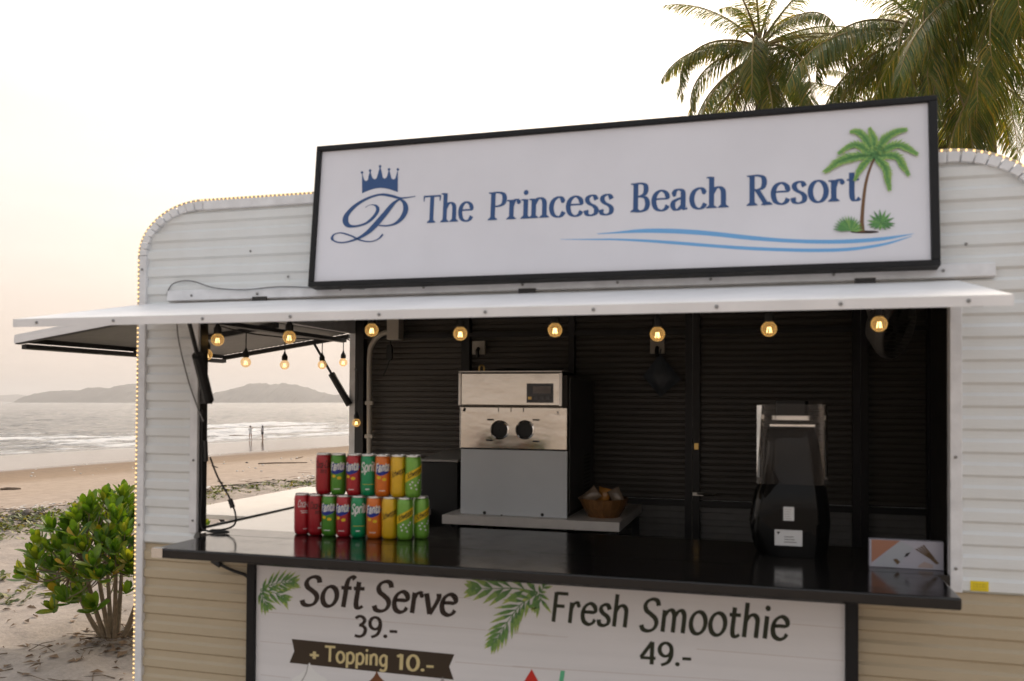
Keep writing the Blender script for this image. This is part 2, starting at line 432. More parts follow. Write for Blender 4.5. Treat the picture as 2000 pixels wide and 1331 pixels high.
def print_mesh(name, polys, mapper, material, parent, off, runs=None):
    """lay flat polygons (2D points, layer) on a real surface through mapper(u, v, layer)"""
    mb = MB()
    vals = []
    for i, (q, lay) in enumerate(polys):
        area = sum(q[k][0] * q[(k + 1) % len(q)][1] - q[(k + 1) % len(q)][0] * q[k][1] for k in range(len(q)))
        if area < 0: q = tuple(reversed(q))
        mb.quad(*[mapper(p[0], p[1], lay) for p in q])
        if runs: vals += [runs[i]] * len(q)
    ob = mb.build(name, material, parent, off)
    if runs:
        at_ = ob.data.attributes.new('run', 'FLOAT', 'POINT')
        at_.data.foreach_set('value', vals)
    return ob

def leaf_spray(spine, n, length, width, spread=.9, root=0.12):
    """a printed palm leaf: leaflets either side of a curved spine -> polygons and their run"""
    sp = spline(spine, 8); m = len(sp)
    polys, runs = [], []
    for q, r in ribbon(sp, (width * .12, width * .12, 0), lambda t: 1.2 - t): polys.append((q, 1)); runs.append(.15)
    for i in range(n):
        t = root + (1 - root) * i / (n - 1)
        k = min(int(t * (m - 1)), m - 2)
        p = sp[k]; d = (sp[k + 1] - sp[k]).normalized()
        for sgn in (-1, 1):
            ang = sgn * spread * (1 - .55 * t)
            dd = Vector((d.x * math.cos(ang) - d.y * math.sin(ang), d.x * math.sin(ang) + d.y * math.cos(ang)))
            ln = length * (.45 + 1.1 * math.sin(PI * (.12 + .8 * t))) * .80 * random.uniform(.88, 1.08)
            nn = Vector((-dd.y, dd.x)) * width * .5
            pts = [p, p + dd * ln * .35 - nn, p + dd * ln * .7 - nn * .7, p + dd * ln, p + dd * ln * .7 + nn * .5, p + dd * ln * .35 + nn * .8]
            lay = 2 + (i * 2 + (sgn > 0)) % 5
            polys.append(((pts[0], pts[1], pts[5]), lay)); runs.append(.1 + .2 * t)
            polys.append(((pts[1], pts[2], pts[4], pts[5]), lay)); runs.append(.4 + .3 * random.random())
            polys.append(((pts[2], pts[3], pts[4]), lay)); runs.append(.8 + .2 * random.random())
    return polys, runs

# ------------------------------------------------------------------ beach, sea, far islands, haze
NS = Vector((-.9856, .1667, 0)); NT = Vector((.1667, .9856, 0))     # seaward, along the shore
SHORE_M = Matrix(((NS.x, -NT.x, 0, 0), (NS.y, -NT.y, 0, -DIST), (0, 0, 1, 0), (0, 0, 0, 1)))
SEA_Z = -3.0
def st(s, t, z=0.0): return Vector((NS.x * s + NT.x * t, NS.y * s + NT.y * t - DIST, z))
def ground_z(s, t):
    if s < 11.5: z = 0.0
    elif s < 71.5: z = -3.28 * (1 - math.exp(-(s - 11.5) / 26))
    else: z = -3.0 - (s - 71.5) * .05
    if 10 < s < 13.5: z += .05 * math.sin((s - 10) / 3.5 * PI)
    k = 1.0 if s < 14 else max(.15, 1 - (s - 14) / 30)
    near = min(1.0, max(0.0, (s - 2.6) / 1.5))
    z += near * k * (.05 * noise.noise((s * .5, t * .5, 0)) + .045 * noise.noise((s * 1.7, t * 1.7, 3)) + .028 * noise.noise((s * 4.5, t * 4.5, 7)))
    return z
def ground_pt(px, py):
    """where the sight line of a place of the photograph meets the beach"""
    r = view_ray(px, py)
    d = 1.0
    for _ in range(4000):
        p = CAM + r * d
        q = p - Vector((0, -DIST, 0))
        s, t = q.dot(NS), q.dot(NT)
        g = max(ground_z(s, t), SEA_Z - .02)
        if p.z <= g: return Vector((p.x, p.y, g))
        d *= 1.0025
    return p

def axis_steps(segs):
    out = [segs[0][0]]
    for a, b, n, g in segs:
        w = [g ** i for i in range(n)]; tot = sum(w); x = a
        for q in w: x += (b - a) * q / tot; out.append(x)
    return out

def sheet(name, ss, ts, zf, material):
    vs = [(s, -t, zf(s, t)) for s in ss for t in ts]
    k = len(ts)
    fs = [(i * k + j, i * k + j + 1, (i + 1) * k + j + 1, (i + 1) * k + j) for i in range(len(ss) - 1) for j in range(k - 1)]
    me = bpy.data.meshes.new(name); me.from_pydata(vs, [], fs); me.materials.append(material)
    me.polygons.foreach_set('use_smooth', [True] * len(fs)); me.update()
    bm = bmesh.new(); bm.from_mesh(me); bmesh.ops.recalc_face_normals(bm, faces=bm.faces)
    if sum(f.normal.z for f in list(bm.faces)[:50]) < 0: bmesh.ops.reverse_faces(bm, faces=bm.faces)
    bm.to_mesh(me); bm.free()
    o = link(name, me); o.matrix_world = SHORE_M
    return tag(o, kind='structure')

class NT_:
    def __init__(s, m): s.t = m.node_tree; s.b = s.t.nodes['Principled BSDF']
    def n(s, typ, **kw):
        n = s.t.nodes.new(typ)
        for k, v in kw.items(): setattr(n, k, v)
        return n
    def l(s, a, b): s.t.links.new(a, b)
    def noise(s, vec, scale, detail=5, rough=.55):
        n = s.n('ShaderNodeTexNoise'); n.inputs['Scale'].default_value = scale; n.inputs['Detail'].default_value = detail; n.inputs['Roughness'].default_value = rough
        s.l(vec, n.inputs['Vector']); return n.outputs['Fac']
    def mapv(s, vec, scale):
        n = s.n('ShaderNodeMapping'); n.inputs['Scale'].default_value = scale; s.l(vec, n.inputs[0]); return n.outputs[0]
    def rng(s, x, a, b, c=0., d=1., smooth=False):
        n = s.n('ShaderNodeMapRange'); n.interpolation_type = 'SMOOTHSTEP' if smooth else 'LINEAR'
        for i, v in enumerate((a, b, c, d)): n.inputs[i + 1].default_value = v
        s.l(x, n.inputs[0]); return n.outputs[0]
    def math(s, op, a, b):
        n = s.n('ShaderNodeMath', operation=op)
        for i, v in enumerate((a, b)):
            if isinstance(v, (int, float)): n.inputs[i].default_value = v
            else: s.l(v, n.inputs[i])
        return n.outputs[0]
    def mix(s, f, a, b):
        n = s.n('ShaderNodeMix', data_type='RGBA')
        for k, v in (('Factor', f), ('A', a), ('B', b)):
            if isinstance(v, tuple): n.inputs[k].default_value = (*v, 1)
            elif isinstance(v, (int, float)): n.inputs[k].default_value = v
            else: s.l(v, n.inputs[k])
        return n.outputs['Result']

# sand: pale and trodden by the trailer, smoother and browner down the beach, wet and mirror-like at the waterline
m = mat('beach_sand_material', (.4, .33, .26), .85, spec=.25); k = NT_(m)
tc = k.n('ShaderNodeTexCoord').outputs['Object']
sx = k.n('ShaderNodeSeparateXYZ'); k.l(tc, sx.inputs[0])
wob = k.noise(k.mapv(tc, (.05, .018, 1)), 1.0, 4)
s_w = k.math('ADD', sx.outputs[0], k.rng(wob, .3, .7, -4, 4))
r = k.n('ShaderNodeValToRGB'); k.l(k.rng(s_w, 0, 80), r.inputs[0])
stops = [(0, (.37, .315, .27)), (.13, (.36, .305, .26)), (.20, (.40, .318, .255)), (.43, (.40, .308, .232)), (.50, (.29, .205, .135)), (.60, (.24, .165, .105)), (.65, (.14, .105, .08)), (1, (.11, .088, .07))]
while len(r.color_ramp.elements) < len(stops): r.color_ramp.elements.new(.5)
for e, (p, c) in zip(r.color_ramp.elements, stops): e.position = p; e.color = (*c, 1)
g1 = k.noise(tc, 2.2, 8, .7); g2 = k.noise(tc, 40, 6, .75)
shade = k.math('MULTIPLY', k.rng(g1, .3, .72, .72, 1.14), k.rng(g2, .3, .7, .80, 1.12))
mul = k.n('ShaderNodeMix', data_type='RGBA', blend_type='MULTIPLY'); mul.inputs['Factor'].default_value = 1
k.l(r.outputs[0], mul.inputs['A']); k.l(shade, mul.inputs['B'])
k.l(mul.outputs['Result'], k.b.inputs['Base Color'])
pool = k.noise(k.mapv(tc, (.22, .03, 1)), 1.0, 3)
wet = k.math('MAXIMUM', k.rng(s_w, 48, 51.5, 0, 1, True), k.math('MULTIPLY', k.rng(pool, .56, .62, 0, 1, True), k.rng(s_w, 34, 39, 0, 1, True)))
k.l(k.rng(wet, 0, 1, .85, .10), k.b.inputs['Roughness']); k.l(k.rng(wet, 0, 1, .25, .6), k.b.inputs['Specular IOR Level'])
bp = k.n('ShaderNodeBump'); bp.inputs['Distance'].default_value = .05
h = k.math('ADD', k.math('MULTIPLY', k.noise(tc, 7, 6, .65), 1.0), k.math('MULTIPLY', k.noise(tc, 60, 4, .6), .12))
k.l(h, bp.inputs['Height']); k.l(k.rng(wet, 0, 1, .55, .015), bp.inputs['Strength']); k.l(bp.outputs[0], k.b.inputs['Normal'])
M_SAND = m
ss = axis_steps([(-700, 2.4, 26, .75), (2.4, 13.5, 190, 1.0), (13.5, 30, 60, 1.02), (30, 110, 60, 1.0), (110, 400, 10, 1.3)])
ts = axis_steps([(-700, 1.5, 26, .75), (1.5, 18, 230, 1.008), (18, 220, 120, 1.02), (220, 2500, 26, 1.15)])
sheet('beach_sand', ss, ts, ground_z, M_SAND)

# sea
m = mat('sea_water', (.18, .17, .155), .16, spec=.42); k = NT_(m)
tc = k.n('ShaderNodeTexCoord').outputs['Object']
sx = k.n('ShaderNodeSeparateXYZ'); k.l(tc, sx.inputs[0])
wob = k.rng(k.noise(k.mapv(tc, (.03, .02, 1)), 1.0, 4), .3, .7, -9, 9)
s_w = k.math('ADD', sx.outputs[0], wob)
f1 = k.noise(k.mapv(tc, (.55, .16, 1)), 1.0, 8, .7)
f2 = k.noise(k.mapv(tc, (.16, .05, 1)), 1.0, 6, .65)
band = k.math('MULTIPLY', k.rng(s_w, 66, 74, 0, 1, True), k.rng(s_w, 88, 128, 1, 0, True))
at_f = k.n('ShaderNodeAttribute'); at_f.attribute_name = 'foam'
fo = k.math('ADD', k.math('MULTIPLY', band, k.rng(f2, .3, .7, .02, .46)), k.math('MULTIPLY', at_f.outputs['Fac'], .8))
foam = k.rng(k.math('ADD', fo, k.rng(f1, .25, .75, -.45, .45)), .22, .50, 0, 1, True)
k.l(k.mix(foam, (.18, .17, .155), (.72, .71, .70)), k.b.inputs['Base Color'])
k.l(k.rng(foam, 0, 1, .16, .8), k.b.inputs['Roughness'])
b1 = k.noise(k.mapv(tc, (1.1, .45, 1)), 1.0, 6, .62); b2 = k.noise(k.mapv(tc, (.14, .05, 1)), 1.0, 5, .6)
h = k.math('ADD', k.math('MULTIPLY', b1, .8), k.math('MULTIPLY', b2, 2.6))
bp = k.n('ShaderNodeBump'); bp.inputs['Distance'].default_value = 1.6; bp.inputs['Strength'].default_value = .9
k.l(k.math('ADD', h, k.math('MULTIPLY', foam, .12)), bp.inputs['Height']); k.l(bp.outputs[0], k.b.inputs['Normal'])
M_SEA = m
def crest(s, t):
    """breaking rollers near the shore, long low swell farther out -> height, foam"""
    z = f = 0.0
    wv = 4.5 * noise.noise((t * .018, 0, 5)) + 1.6 * noise.noise((t * .07, 2, 5))
    for c, a, w in ((77, .34, 1.7), (86, .50, 2.2), (98, .55, 2.8), (114, .40, 3.4), (134, .32, 4.2)):
        amp = a * max(0.0, .45 + 1.3 * noise.noise((t * .028, c, 1)))
        d = s - c - wv * (1 if c < 100 else 1.4)
        e = math.exp(-(d / (w if d > 0 else w * .5)) ** 2) * amp
        z += e
        if c < 120 and d < w * .6: f = max(f, math.exp(-((d + w * .5) / (w * .9)) ** 2) * min(1, amp * 2.4))
    z += (.60 * (.3 - abs(noise.noise((s * .11 + .02 * t, t * .05, 2)))) + .34 * (.3 - abs(noise.noise((s * .30, t * .12, 12)))) + .20 * noise.noise((s * .6, t * .3, 22))) * min(1, max(0, (s - 74) / 10)) + .05 * noise.noise((s * .8, t * .4, 9))
    return z, f
FOAM = []
def sea_z(s, t):
    if s > 420 or t > 500: FOAM.append(0); return SEA_Z
    z, f = crest(s, t); FOAM.append(f)
    q = min(1, max(.0, (s - 70) / 6))
    return SEA_Z + z * q
ss = axis_steps([(64, 150, 190, 1.003), (150, 430, 230, 1.006), (430, 8200, 34, 1.16)])
ts = axis_steps([(-4000, 25, 24, .75), (25, 170, 190, 1.004), (170, 500, 150, 1.009), (500, 9000, 30, 1.14)])
sea = sheet('sea', ss, ts, sea_z, M_SEA)
a_ = sea.data.attributes.new('foam', 'FLOAT', 'POINT'); a_.data.foreach_set('value', FOAM)

# wooded islands on the horizon
M_ISL = mat('wooded_island', (.085, .075, .065), .9, var=.5, vscale=.02, bump=1, bscale=.05)
def island(px_profile, dist, depth, seed):
    """a ridge whose skyline follows the photograph's, built as a long hill with real depth"""
    fwd = Vector((-math.sin(YAW), math.cos(YAW), 0)); rt = Vector((math.cos(YAW), math.sin(YAW), 0))
    pts = spline([((px - 1000) / F_PX * dist, (784 - py) / F_PX * dist) for px, py in px_profile], 16)
    rows = 15
    mb = MB(); rings = []
    for i, p in enumerate(pts):
        ring = []
        for j in range(rows):
            a = j / (rows - 1)
            hgt = max(p.y, 0) * math.sin(PI * a) ** .8 * (1 + .10 * noise.noise((i * .11, j * .6, seed))) + (4.5 * noise.noise((i * .55, j * 1.3, seed + 2)) + 4.0 * noise.noise((i * 1.7, j * 3.1, seed + 4))) * (1 if 0 < j < rows - 1 else 0) * min(1, p.y / 12)
            q = CAM + rt * p.x + fwd * (dist + (a - .5) * depth * (.35 + min(1, p.y / 50)))
            ring.append((q.x, q.y, SEA_Z - 1.0 + max(0, hgt) + (4.6 if p.y > 3 else 1.5) * math.sin(PI * a)))
        rings.append(ring)
    mb.loft(rings, closed=False, cap=False)
    o = mb.build('island', M_ISL, smooth=True, angle=80)
    return tag(o, kind='structure')
island([(66, 784), (82, 776), (98, 767), (115, 764.5), (150, 764), (178, 763), (196, 758.5), (222, 760), (240, 756), (272, 751), (310, 760), (345, 775), (362, 784)], 3300, 500, 1)
island([(402, 784), (418, 776), (436, 766), (450, 764.5), (478, 756), (505, 749.5), (528, 752.5), (545, 750.5), (565, 751), (590, 755), (612, 763), (640, 770), (652, 772), (676, 770.5), (690, 777), (720, 784)], 3300, 500, 9)
island([(-120, 784), (-60, 776), (-10, 776), (30, 771.5), (55, 776), (90, 784)], 6200, 700, 15)

m = bpy.data.materials.new('sea_air'); m.use_nodes = True
nt = m.node_tree; nt.nodes.remove(nt.nodes['Principled BSDF'])
pv = nt.nodes.new('ShaderNodeVolumePrincipled')
pv.inputs['Color'].default_value = (.95, .93, .92, 1); pv.inputs['Density'].default_value = 0.00022; pv.inputs['Anisotropy'].default_value = .3
nt.links.new(pv.outputs[0], nt.nodes['Material Output'].inputs['Volume'])
mb = MB(); mb.box(-9900, 9900, -6500, 12500, -35, 160)
hz = mb.build('haze', m); tag(hz, kind='stuff')

# ------------------------------------------------------------------ the trailer
XL, XR, YB, ZT, ZB = -2.2066, .745, 1.78, 1.185, -.70
RX, RZ = .265, .185
OL, OR, OT = -1.957, .488, .80          # serving opening: left, right, top (counter is its bottom)
ZC = -.046                              # where white meets tan
PITCH_S = .0642
def outline_x(z, inset=0.0):
    """left edge of the front's outline at height z (right edge mirrors it)"""
    zt = ZT - inset
    if z <= zt - RZ: return XL + inset
    q = min(1.0, (z - (zt - RZ)) / RZ)
    return XL + inset + RX * (1 - math.sqrt(max(0.0, 1 - q * q)))
def outline_pts(inset=0.0, n=14):
    z0 = ZT - inset - RZ
    L = [(XL + inset + RX * (1 - math.sin(a)), z0 + RZ * (1 - math.cos(a))) for a in []]
    left = [(XL + inset + RX - RX * math.cos(a), z0 + RZ * math.sin(a)) for a in [PI / 2 * i / n for i in range(n + 1)]]
    right = [(XR - inset - RX + RX * math.cos(a), z0 + RZ * math.sin(a)) for a in [PI / 2 * (n - i) / n for i in range(n + 1)]]
    return left, right

TR = thing('food_trailer', 'white over tan clad food trailer with open serving hatch on the sand', 'food trailer')
def tp(name, mb, mats, parent=None, **kw): return mb.build(name, mats, parent or TR, **kw)

# siding boards: one raised and one sunk band per course; bright lip on top of each raised band
SEC = [(0.0, 0.0), (.0, .0215), (-.008, .0292), (-.008, .0552), (0.0, .0642)]
def board(x0f, x1f, zbot, zmin, zmax, mt):
    pr = []
    for y, dz in SEC:
        z = zbot + dz
        pr.append((y, min(max(z, zmin), zmax)))
    if pr[-1][1] - pr[0][1] < .004: return
    lo, hi = pr[0][1], pr[-1][1]
    prof = pr + [(.024, hi), (.024, lo)]
    mb = MB()
    mb.loft([[(x0f(z), y, z) for y, z in prof], [(x1f(z), y, z) for y, z in prof]])
    tp('siding_board', mb, mt)
PH = .7025 - PITCH_S * 40
kk = 0
while PH + kk * PITCH_S < ZT:
    zb_ = PH + kk * PITCH_S; kk += 1
    if zb_ + PITCH_S < ZB: continue
    inner = lambda z: outline_x(z, .012)
    rinner = lambda z: XL + XR - outline_x(z, .012)
    if zb_ + PITCH_S > ZC:
        if zb_ < OT:
            board(inner, lambda z: OL - .012, zb_, ZC, OT, M_WHITE)
            board(lambda z: OR + .012, rinner, zb_, ZC, OT, M_WHITE)
        if zb_ + PITCH_S > OT: board(inner, rinner, zb_, OT, ZT - .013, M_WHITE)
    if zb_ < ZC: board(inner, rinner, zb_, ZB, ZC, M_TAN)

# edge trim: straight runs and the bent, notched run round each corner
mb = MB(); mb.box(XL - .002, XL + .028, -.016, .012, ZB, ZT - RZ); tp('edge_trim', mb, M_TRIM, bevel=.003)
mb = MB(); mb.box(XR - .028, XR + .002, -.016, .012, ZB, ZT - RZ); tp('edge_trim', mb, M_TRIM, bevel=.003)
mb = MB(); mb.box(XL + RX, XR - RX, -.016, .012, ZT - .030, ZT + .002); tp('edge_trim', mb, M_TRIM, bevel=.003)
NSEG = 11
for side in (0, 1):
    for i in range(NSEG):
        a0, a1 = PI / 2 * (i + .04) / NSEG, PI / 2 * (i + .96) / NSEG
        yo = -.016 - .0022 * (i % 2) - random.uniform(0, .002)
        def P(a, ins, y):
            x, z = XL + RX - (RX + .002 - ins) * math.cos(a), ZT - RZ + (RZ + .002 - ins) * math.sin(a)
            return (x if side == 0 else XL + XR - x, y, z)
        mb = MB(); am = (a0 + a1) / 2
        ring = lambda y: [P(a0, 0, y), P(am, 0, y), P(a1, 0, y), P(a1, .030, y), P(am, .030, y), P(a0, .030, y)]
        mb.loft([ring(yo), ring(.012)] if side else [ring(.012), ring(yo)])
        tp('bent_trim_segment', mb, M_TRIM, bevel=.0025)

# roof sheet, back and side walls, floor
left, right = outline_pts(0.0)
mb = MB()
prof = left + right
mb.loft([[(x, y, z) for x, z in prof] + [(x * .992 - .006, y, z - .02) for x, z in reversed(prof)] for y in (.0125, YB)], cap=True)
tp('roof', mb, M_TRIM, smooth=True)
SO0, SO1, SOB, SOT = .10, 1.70, -.075, .84        # opening in the left wall: y range, bottom, top
mb = MB(); mb.box(XL + .001, XL + .03, .03, YB - .02, ZB, SOB); mb.box(XL + .001, XL + .03, .03, YB - .02, SOT, ZT - RZ - .002)
mb.box(XL + .001, XL + .03, .03, SO0, SOB + .001, SOT - .001); mb.box(XL + .001, XL + .03, SO1, YB - .02, SOB + .001, SOT - .001)
tp('left_wall', mb, M_TRIM)
mb = MB(); mb.box(XL + .0305, XL + .036, SO1, YB - .03, SOB, SOT); mb.box(XL + .0305, XL + .036, .03, SO0, SOB, SOT); tp('left_wall_lining', mb, M_DARK)
mb = MB(); mb.box(XL - .004, XL + .05, SO1 - .022, SO1 - .002, SOB, SOT + .01); tp('side_jamb', mb, M_TRIM, bevel=.002)
mb = MB(); mb.box(XR - .018, XR - .001, .03, YB - .02, ZB, ZT - RZ - .002); tp('right_wall', mb, M_TRIM)
mb = MB(); mb.box(XR - .03, XR - .0185, .036, YB - .07, ZB + .031, ZT - RZ - .004); tp('right_wall_lining', mb, M_DARK)
mb = MB(); mb.box(XL + .03, XR - .03, .03, YB - .02, ZB, ZB + .03); tp('floor', mb, M_DARK)
mb = MB(); mb.box(XL + .08, XR - .08, .035, YB - .03, 1.10, 1.112); tp('ceiling', mb, M_DARK)
mb = MB(); mb.box(XL + .08, XR - .08, .026, .034, OT, 1.09); tp('header_lining', mb, M_DARK)
mb = MB(); mb.box(XL + .06, OL - .012, .026, .034, ZC, OT); mb.box(OR + .012, XR - .04, .026, .034, ZC, OT); tp('pier_lining', mb, M_DARK)
mb = MB(); mb.box(XL + .06, XR - .04, .026, .034, ZB + .04, ZC - .006); tp('lower_lining', mb, M_DARK)
# back wall: bays of roller slats between black square posts, with daylight showing through two post joints
YW = 1.72
posts = [(-2.15, .05), (-1.536, .045), (-.964, .03), (-.3735, .034), (-.3365, .034), (.397, .034), (.434, .034), (.725, .05)]
for xc, w in posts:
    mb = MB(); mb.box(xc - w / 2, xc + w / 2, YW - .045, YW - .005, ZB + .031, 1.095); tp('frame_post', mb, M_BLACK)
bays = [(-2.17, -1.536), (-1.536, -.964), (-.964, -.357), (-.3515, .4130), (.4190, .72)]
SLAT = .0297
for (xa, xb) in bays:
    for z0, z1 in ((.812, .835), (-.035, -.008)):
        mb = MB(); mb.box(xa + .001, xb - .001, YW - .04, YW - .008, z0, z1); tp('frame_rail', mb, M_BLACK)
    w = xb - xa
    me = None; z = -.005
    while z < 1.08:
        if me is None:
            mb = MB()
            pr = [(.0, .0), (-.004, .005), (-.004, .020), (.0, .026), (.0, SLAT - .0005), (.012, SLAT - .0005), (.012, 0)]
            mb.loft([[(xa + .001, YW + y, q) for y, q in pr], [(xb - .001, YW + y, q) for y, q in pr]])
            o = tp('wall_slat', mb, M_SLAT); me = o.data; o.location = (0, 0, z)
        else: inst('wall_slat', me, TR, (0, 0, z))
        z += SLAT
    me = None; z = -.0355 - PITCH_S
    while z > ZB:
        if me is None:
            mb = MB(); pr = [(.0, .0), (.0, .03), (-.005, .036), (-.005, .058), (0, .0638), (.012, .0638), (.012, 0)]
            mb.loft([[(xa + .001, YW + y, q) for y, q in pr], [(xb - .001, YW + y, q) for y, q in pr]])
            o = tp('lower_wall_board', mb, M_SLAT_LIGHT); me = o.data; o.location = (0, 0, z)
        else: inst('lower_wall_board', me, TR, (0, 0, z))
        z -= PITCH_S
# outside skin of the back wall, split where the two joints let light through
for xa, xb in ((XL + .004, -.3565), (-.3515, .4135), (.4185, XR - .004)):
    mb = MB(); mb.box(xa, xb, YW + .02, YW + .035, ZB, ZT - RZ if xa < -2 or xb > .7 else ZT - .03); tp('back_wall', mb, M_TRIM)
mb = MB(); mb.box(XL + .2, XR - .2, YW + .036, YW + .05, ZT - RZ + .001, ZT - .022); tp('back_gable', mb, M_TRIM)

# jambs round the serving hatch
mb = MB(); mb.box(OL - .0315, OL, -.012, .03, 0.001, OT); tp('hatch_jamb', mb, M_TRIM, bevel=.002)
mb = MB(); mb.box(OR, OR + .0315, -.012, .03, ZC, OT); tp('hatch_jamb', mb, M_TRIM, bevel=.002)
mb = MB(); mb.box(OL + .0005, OL + .005, .0, .04, .002, OT); tp('inner_jamb', mb, M_BLACK)
mb = MB(); mb.lathe([(.0045, 0), (.0045, .002), (.003, .0035)], (0, 0, 0), 10, axis=Vector((0, -1, 0))); SCREW = mb.build('screw', M_SCREW, TR); screw_me = SCREW.data
SCREW.location = (OR + .014, -.012, .33)
for x, z in ((OR + .014, .02), (OL - .014, .045), (OL - .014, .26)): inst('screw', screw_me, TR, (x, -.0125, z))
for x, z in ((-1.75, 1.0), (-1.60, .905), (.53, .925), (.60, .862), (XL + .012, .95), (XL + .012, .02)): inst('screw', screw_me, TR, (x, -.017 if x < XL + .03 else -.0075, z))

# flashing above the awning
mb = MB()
pr = [(-.008, .872), (-.020, .868), (-.024, .832), (-.008, .828)]
mb.loft([[(x, y, z) for y, z in pr] for x in (-2.083, .602)]); tp('hinge_flashing', mb, M_TRIM, bevel=.002)
for x in (-1.70, -.735, .265):
    mb = MB(); mb.box(x - .028, x + .028, -.030, -.0245, .818, .836); tp('hinge', mb, M_BLACK)
for i in range(9): inst('screw', screw_me, TR, (-2.0 + i * .31 + random.uniform(-.03, .03), -.0235, .850 + random.uniform(-.004, .004)))

# front awning: a thin lid held out over the hatch
AX0, AX1, AY, AZ0, AZ1 = -2.176, .506, -.60, .822, .716
aw = MB()
aw.loft([[(x, -.026, AZ0), (x, AY, AZ1), (x, AY + .004, AZ1 - .008), (x, -.026, AZ0 - .010)] for x in (AX0, AX1)])
AWN = tp('awning', aw, M_AWN)
mb = MB(); mb.box(AX0, AX1, AY - .003, AY - .0005, AZ1 - .0245, AZ1 - .0005); mb.build('awning_fascia', M_AWN, AWN)
for x in (AX0 + .001, AX1 - .004):
    mb = MB(); mb.loft([[(xx, -.028, AZ0 - .011), (xx, AY + .006, AZ1 - .011), (xx, AY + .006, AZ1 - .024), (xx, -.028, AZ0 - .030)] for xx in (x, x + .003)]); mb.build('awning_cheek', M_AWN, AWN)
for i in range(10):
    inst('screw', screw_me, AWN, (AX0 + .09 + i * (AX1 - AX0 - .17) / 9 + random.uniform(-.02, .02), AY - .003, AZ1 - .012))
for x in (-1.7, -1.1, -.5, .1, .44):
    mb = MB(); mb.loft([[(xx, -.03, AZ0 - .011), (xx, AY + .02, AZ1 - .010), (xx, AY + .02, AZ1 - .023), (xx, -.03, AZ0 - .030)] for xx in (x - .012, x + .012)]); mb.build('awning_rib', M_BLACK, AWN)

# side awning over the left hatch, seen from beneath
S_X1, S_Z1, S_Y0, S_Y1 = -3.03, .742, .235, 1.72
hx, hz_ = XL - .012, .858
def sa(u, y, dz=0): return (hx + (S_X1 - hx) * u, y, hz_ + (S_Z1 - hz_) * u + dz)
mb = MB(); mb.loft([[sa(0, y), sa(1, y), sa(1, y, -.008), sa(0, y, -.008)] for y in (S_Y0, S_Y1)]); SAW = tp('side_awning', mb, M_AWN)
mb = MB(); mb.loft([[sa(0, y, -.009), sa(1, y, -.009), sa(1, y, -.036), sa(0, y, -.038)] for y in (S_Y0 - .002, S_Y0 + .001)]); mb.build('awning_fascia', M_AWN, SAW)
mb = MB(); mb.loft([[sa(1, y, -.009), sa(1.006, y, -.009), sa(1.006, y, -.030), sa(1, y, -.030)] for y in (S_Y0 + .003, S_Y1 - .003)]); mb.build('awning_fascia', M_BLACK, SAW)
n = 26
for i in range(n):
    u0, u1 = .03 + .94 * i / n, .03 + .94 * (i + .82) / n
    mb = MB(); mb.loft([[sa(u0, y, -.0095), sa(u1, y, -.0095), sa(u1, y, -.016), sa(u0, y, -.0125)] for y in (S_Y0 + .03, S_Y1 - .03)])
    mb.build('awning_slat', M_SLAT_LIGHT, SAW)
for y0, y1 in ((S_Y0 + .002, S_Y0 + .028), (S_Y1 - .028, S_Y1 - .002), (.95, .975)):
    mb = MB(); mb.loft([[sa(.01, y, -.0165), sa(.995, y, -.0165), sa(.995, y, -.040), sa(.01, y, -.040)] for y in (y0, y1)]); mb.build('awning_rib', M_BLACK, SAW)
for u in (.02, .96):
    mb = MB(); mb.loft([[sa(u, y, -.0415), sa(u + .03, y, -.0415), sa(u + .03, y, -.060), sa(u, y, -.060)] for y in (S_Y0 + .03, S_Y1 - .03)]); mb.build('awning_rib', M_BLACK, SAW)
for u in (.15, .4): inst('screw', screw_me, SAW, Vector(sa(u, S_Y0 - .003, -.018)))
mb = MB(); mb.box(-2.62, -2.54, .55, .60, .755, .772); mb.build('latch', M_RUBBER, SAW)

# gas struts that hold the lids up
def strut(a, b, parent, k=.45):
    a, b = Vector(a), Vector(b); c = a.lerp(b, k)
    mb = MB(); mb.tube([a, c], .0075, 8); o = mb.build('gas_strut', M_BLACK, parent)
    mb = MB(); mb.tube([c, b], .019, 10); mb.build('strut_body', M_RUBBER, o)
    return o
s_ = strut((-1.80, -.28, .735), (-1.902, -.025, .475), AWN, .42)
mb = MB(); mb.box(-1.925, -1.895, -.035, -.013, .462, .495); mb.build('strut_bracket', M_RUBBER, s_)
s2 = strut((-2.42, S_Y1 - .06, .79), (-2.20, S_Y1 - .06, .45), SAW, .5)

# counter: gloss black, with rounded nose, and the pale worktop along the left hatch
CX0, CX1, CY0 = -1.893, .459, -.318
mb = MB()
mb.box(CX0, CX1, CY0, -.013, -.031, 0.0)
CT = tp('counter', mb, M_COUNTER, bevel=.005)
mb = MB(); mb.box(OL + .0185, OR - .001, -.0128, .13, -.031, 0.0); mb.build('counter_slab', M_COUNTER, CT)
mb = MB(); mb.box(-1.40, OR - .001, .1302, .42, -.031, 0.0); mb.build('counter_slab', M_COUNTER, CT)
mb = MB(); mb.box(CX0 - .006, CX0 + .035, CY0 - .003, CY0 + .02, -.030, .0008); mb.build('end_cap', M_CHROME, CT)
mb = MB(); mb.box(XL + .0055, -1.56, .1305, 1.68, -.0735, -.046); tp('side_worktop', mb, M_WORK)
mb = MB(); mb.box(XL - .009, XL + .004, .11, 1.68, -.074, -.041); tp('hatch_sill', mb, M_BLACK)
mb = MB(); mb.box(-2.66, XL - .02, .74, 2.02, -.066, -.046); FL = tp('folding_shelf', mb, M_WORK, bevel=.002)
mb = MB(); mb.box(-2.645, -2.62, .76, 2.0, -.085, -.067); mb.build('shelf_frame', M_BLACK, FL)
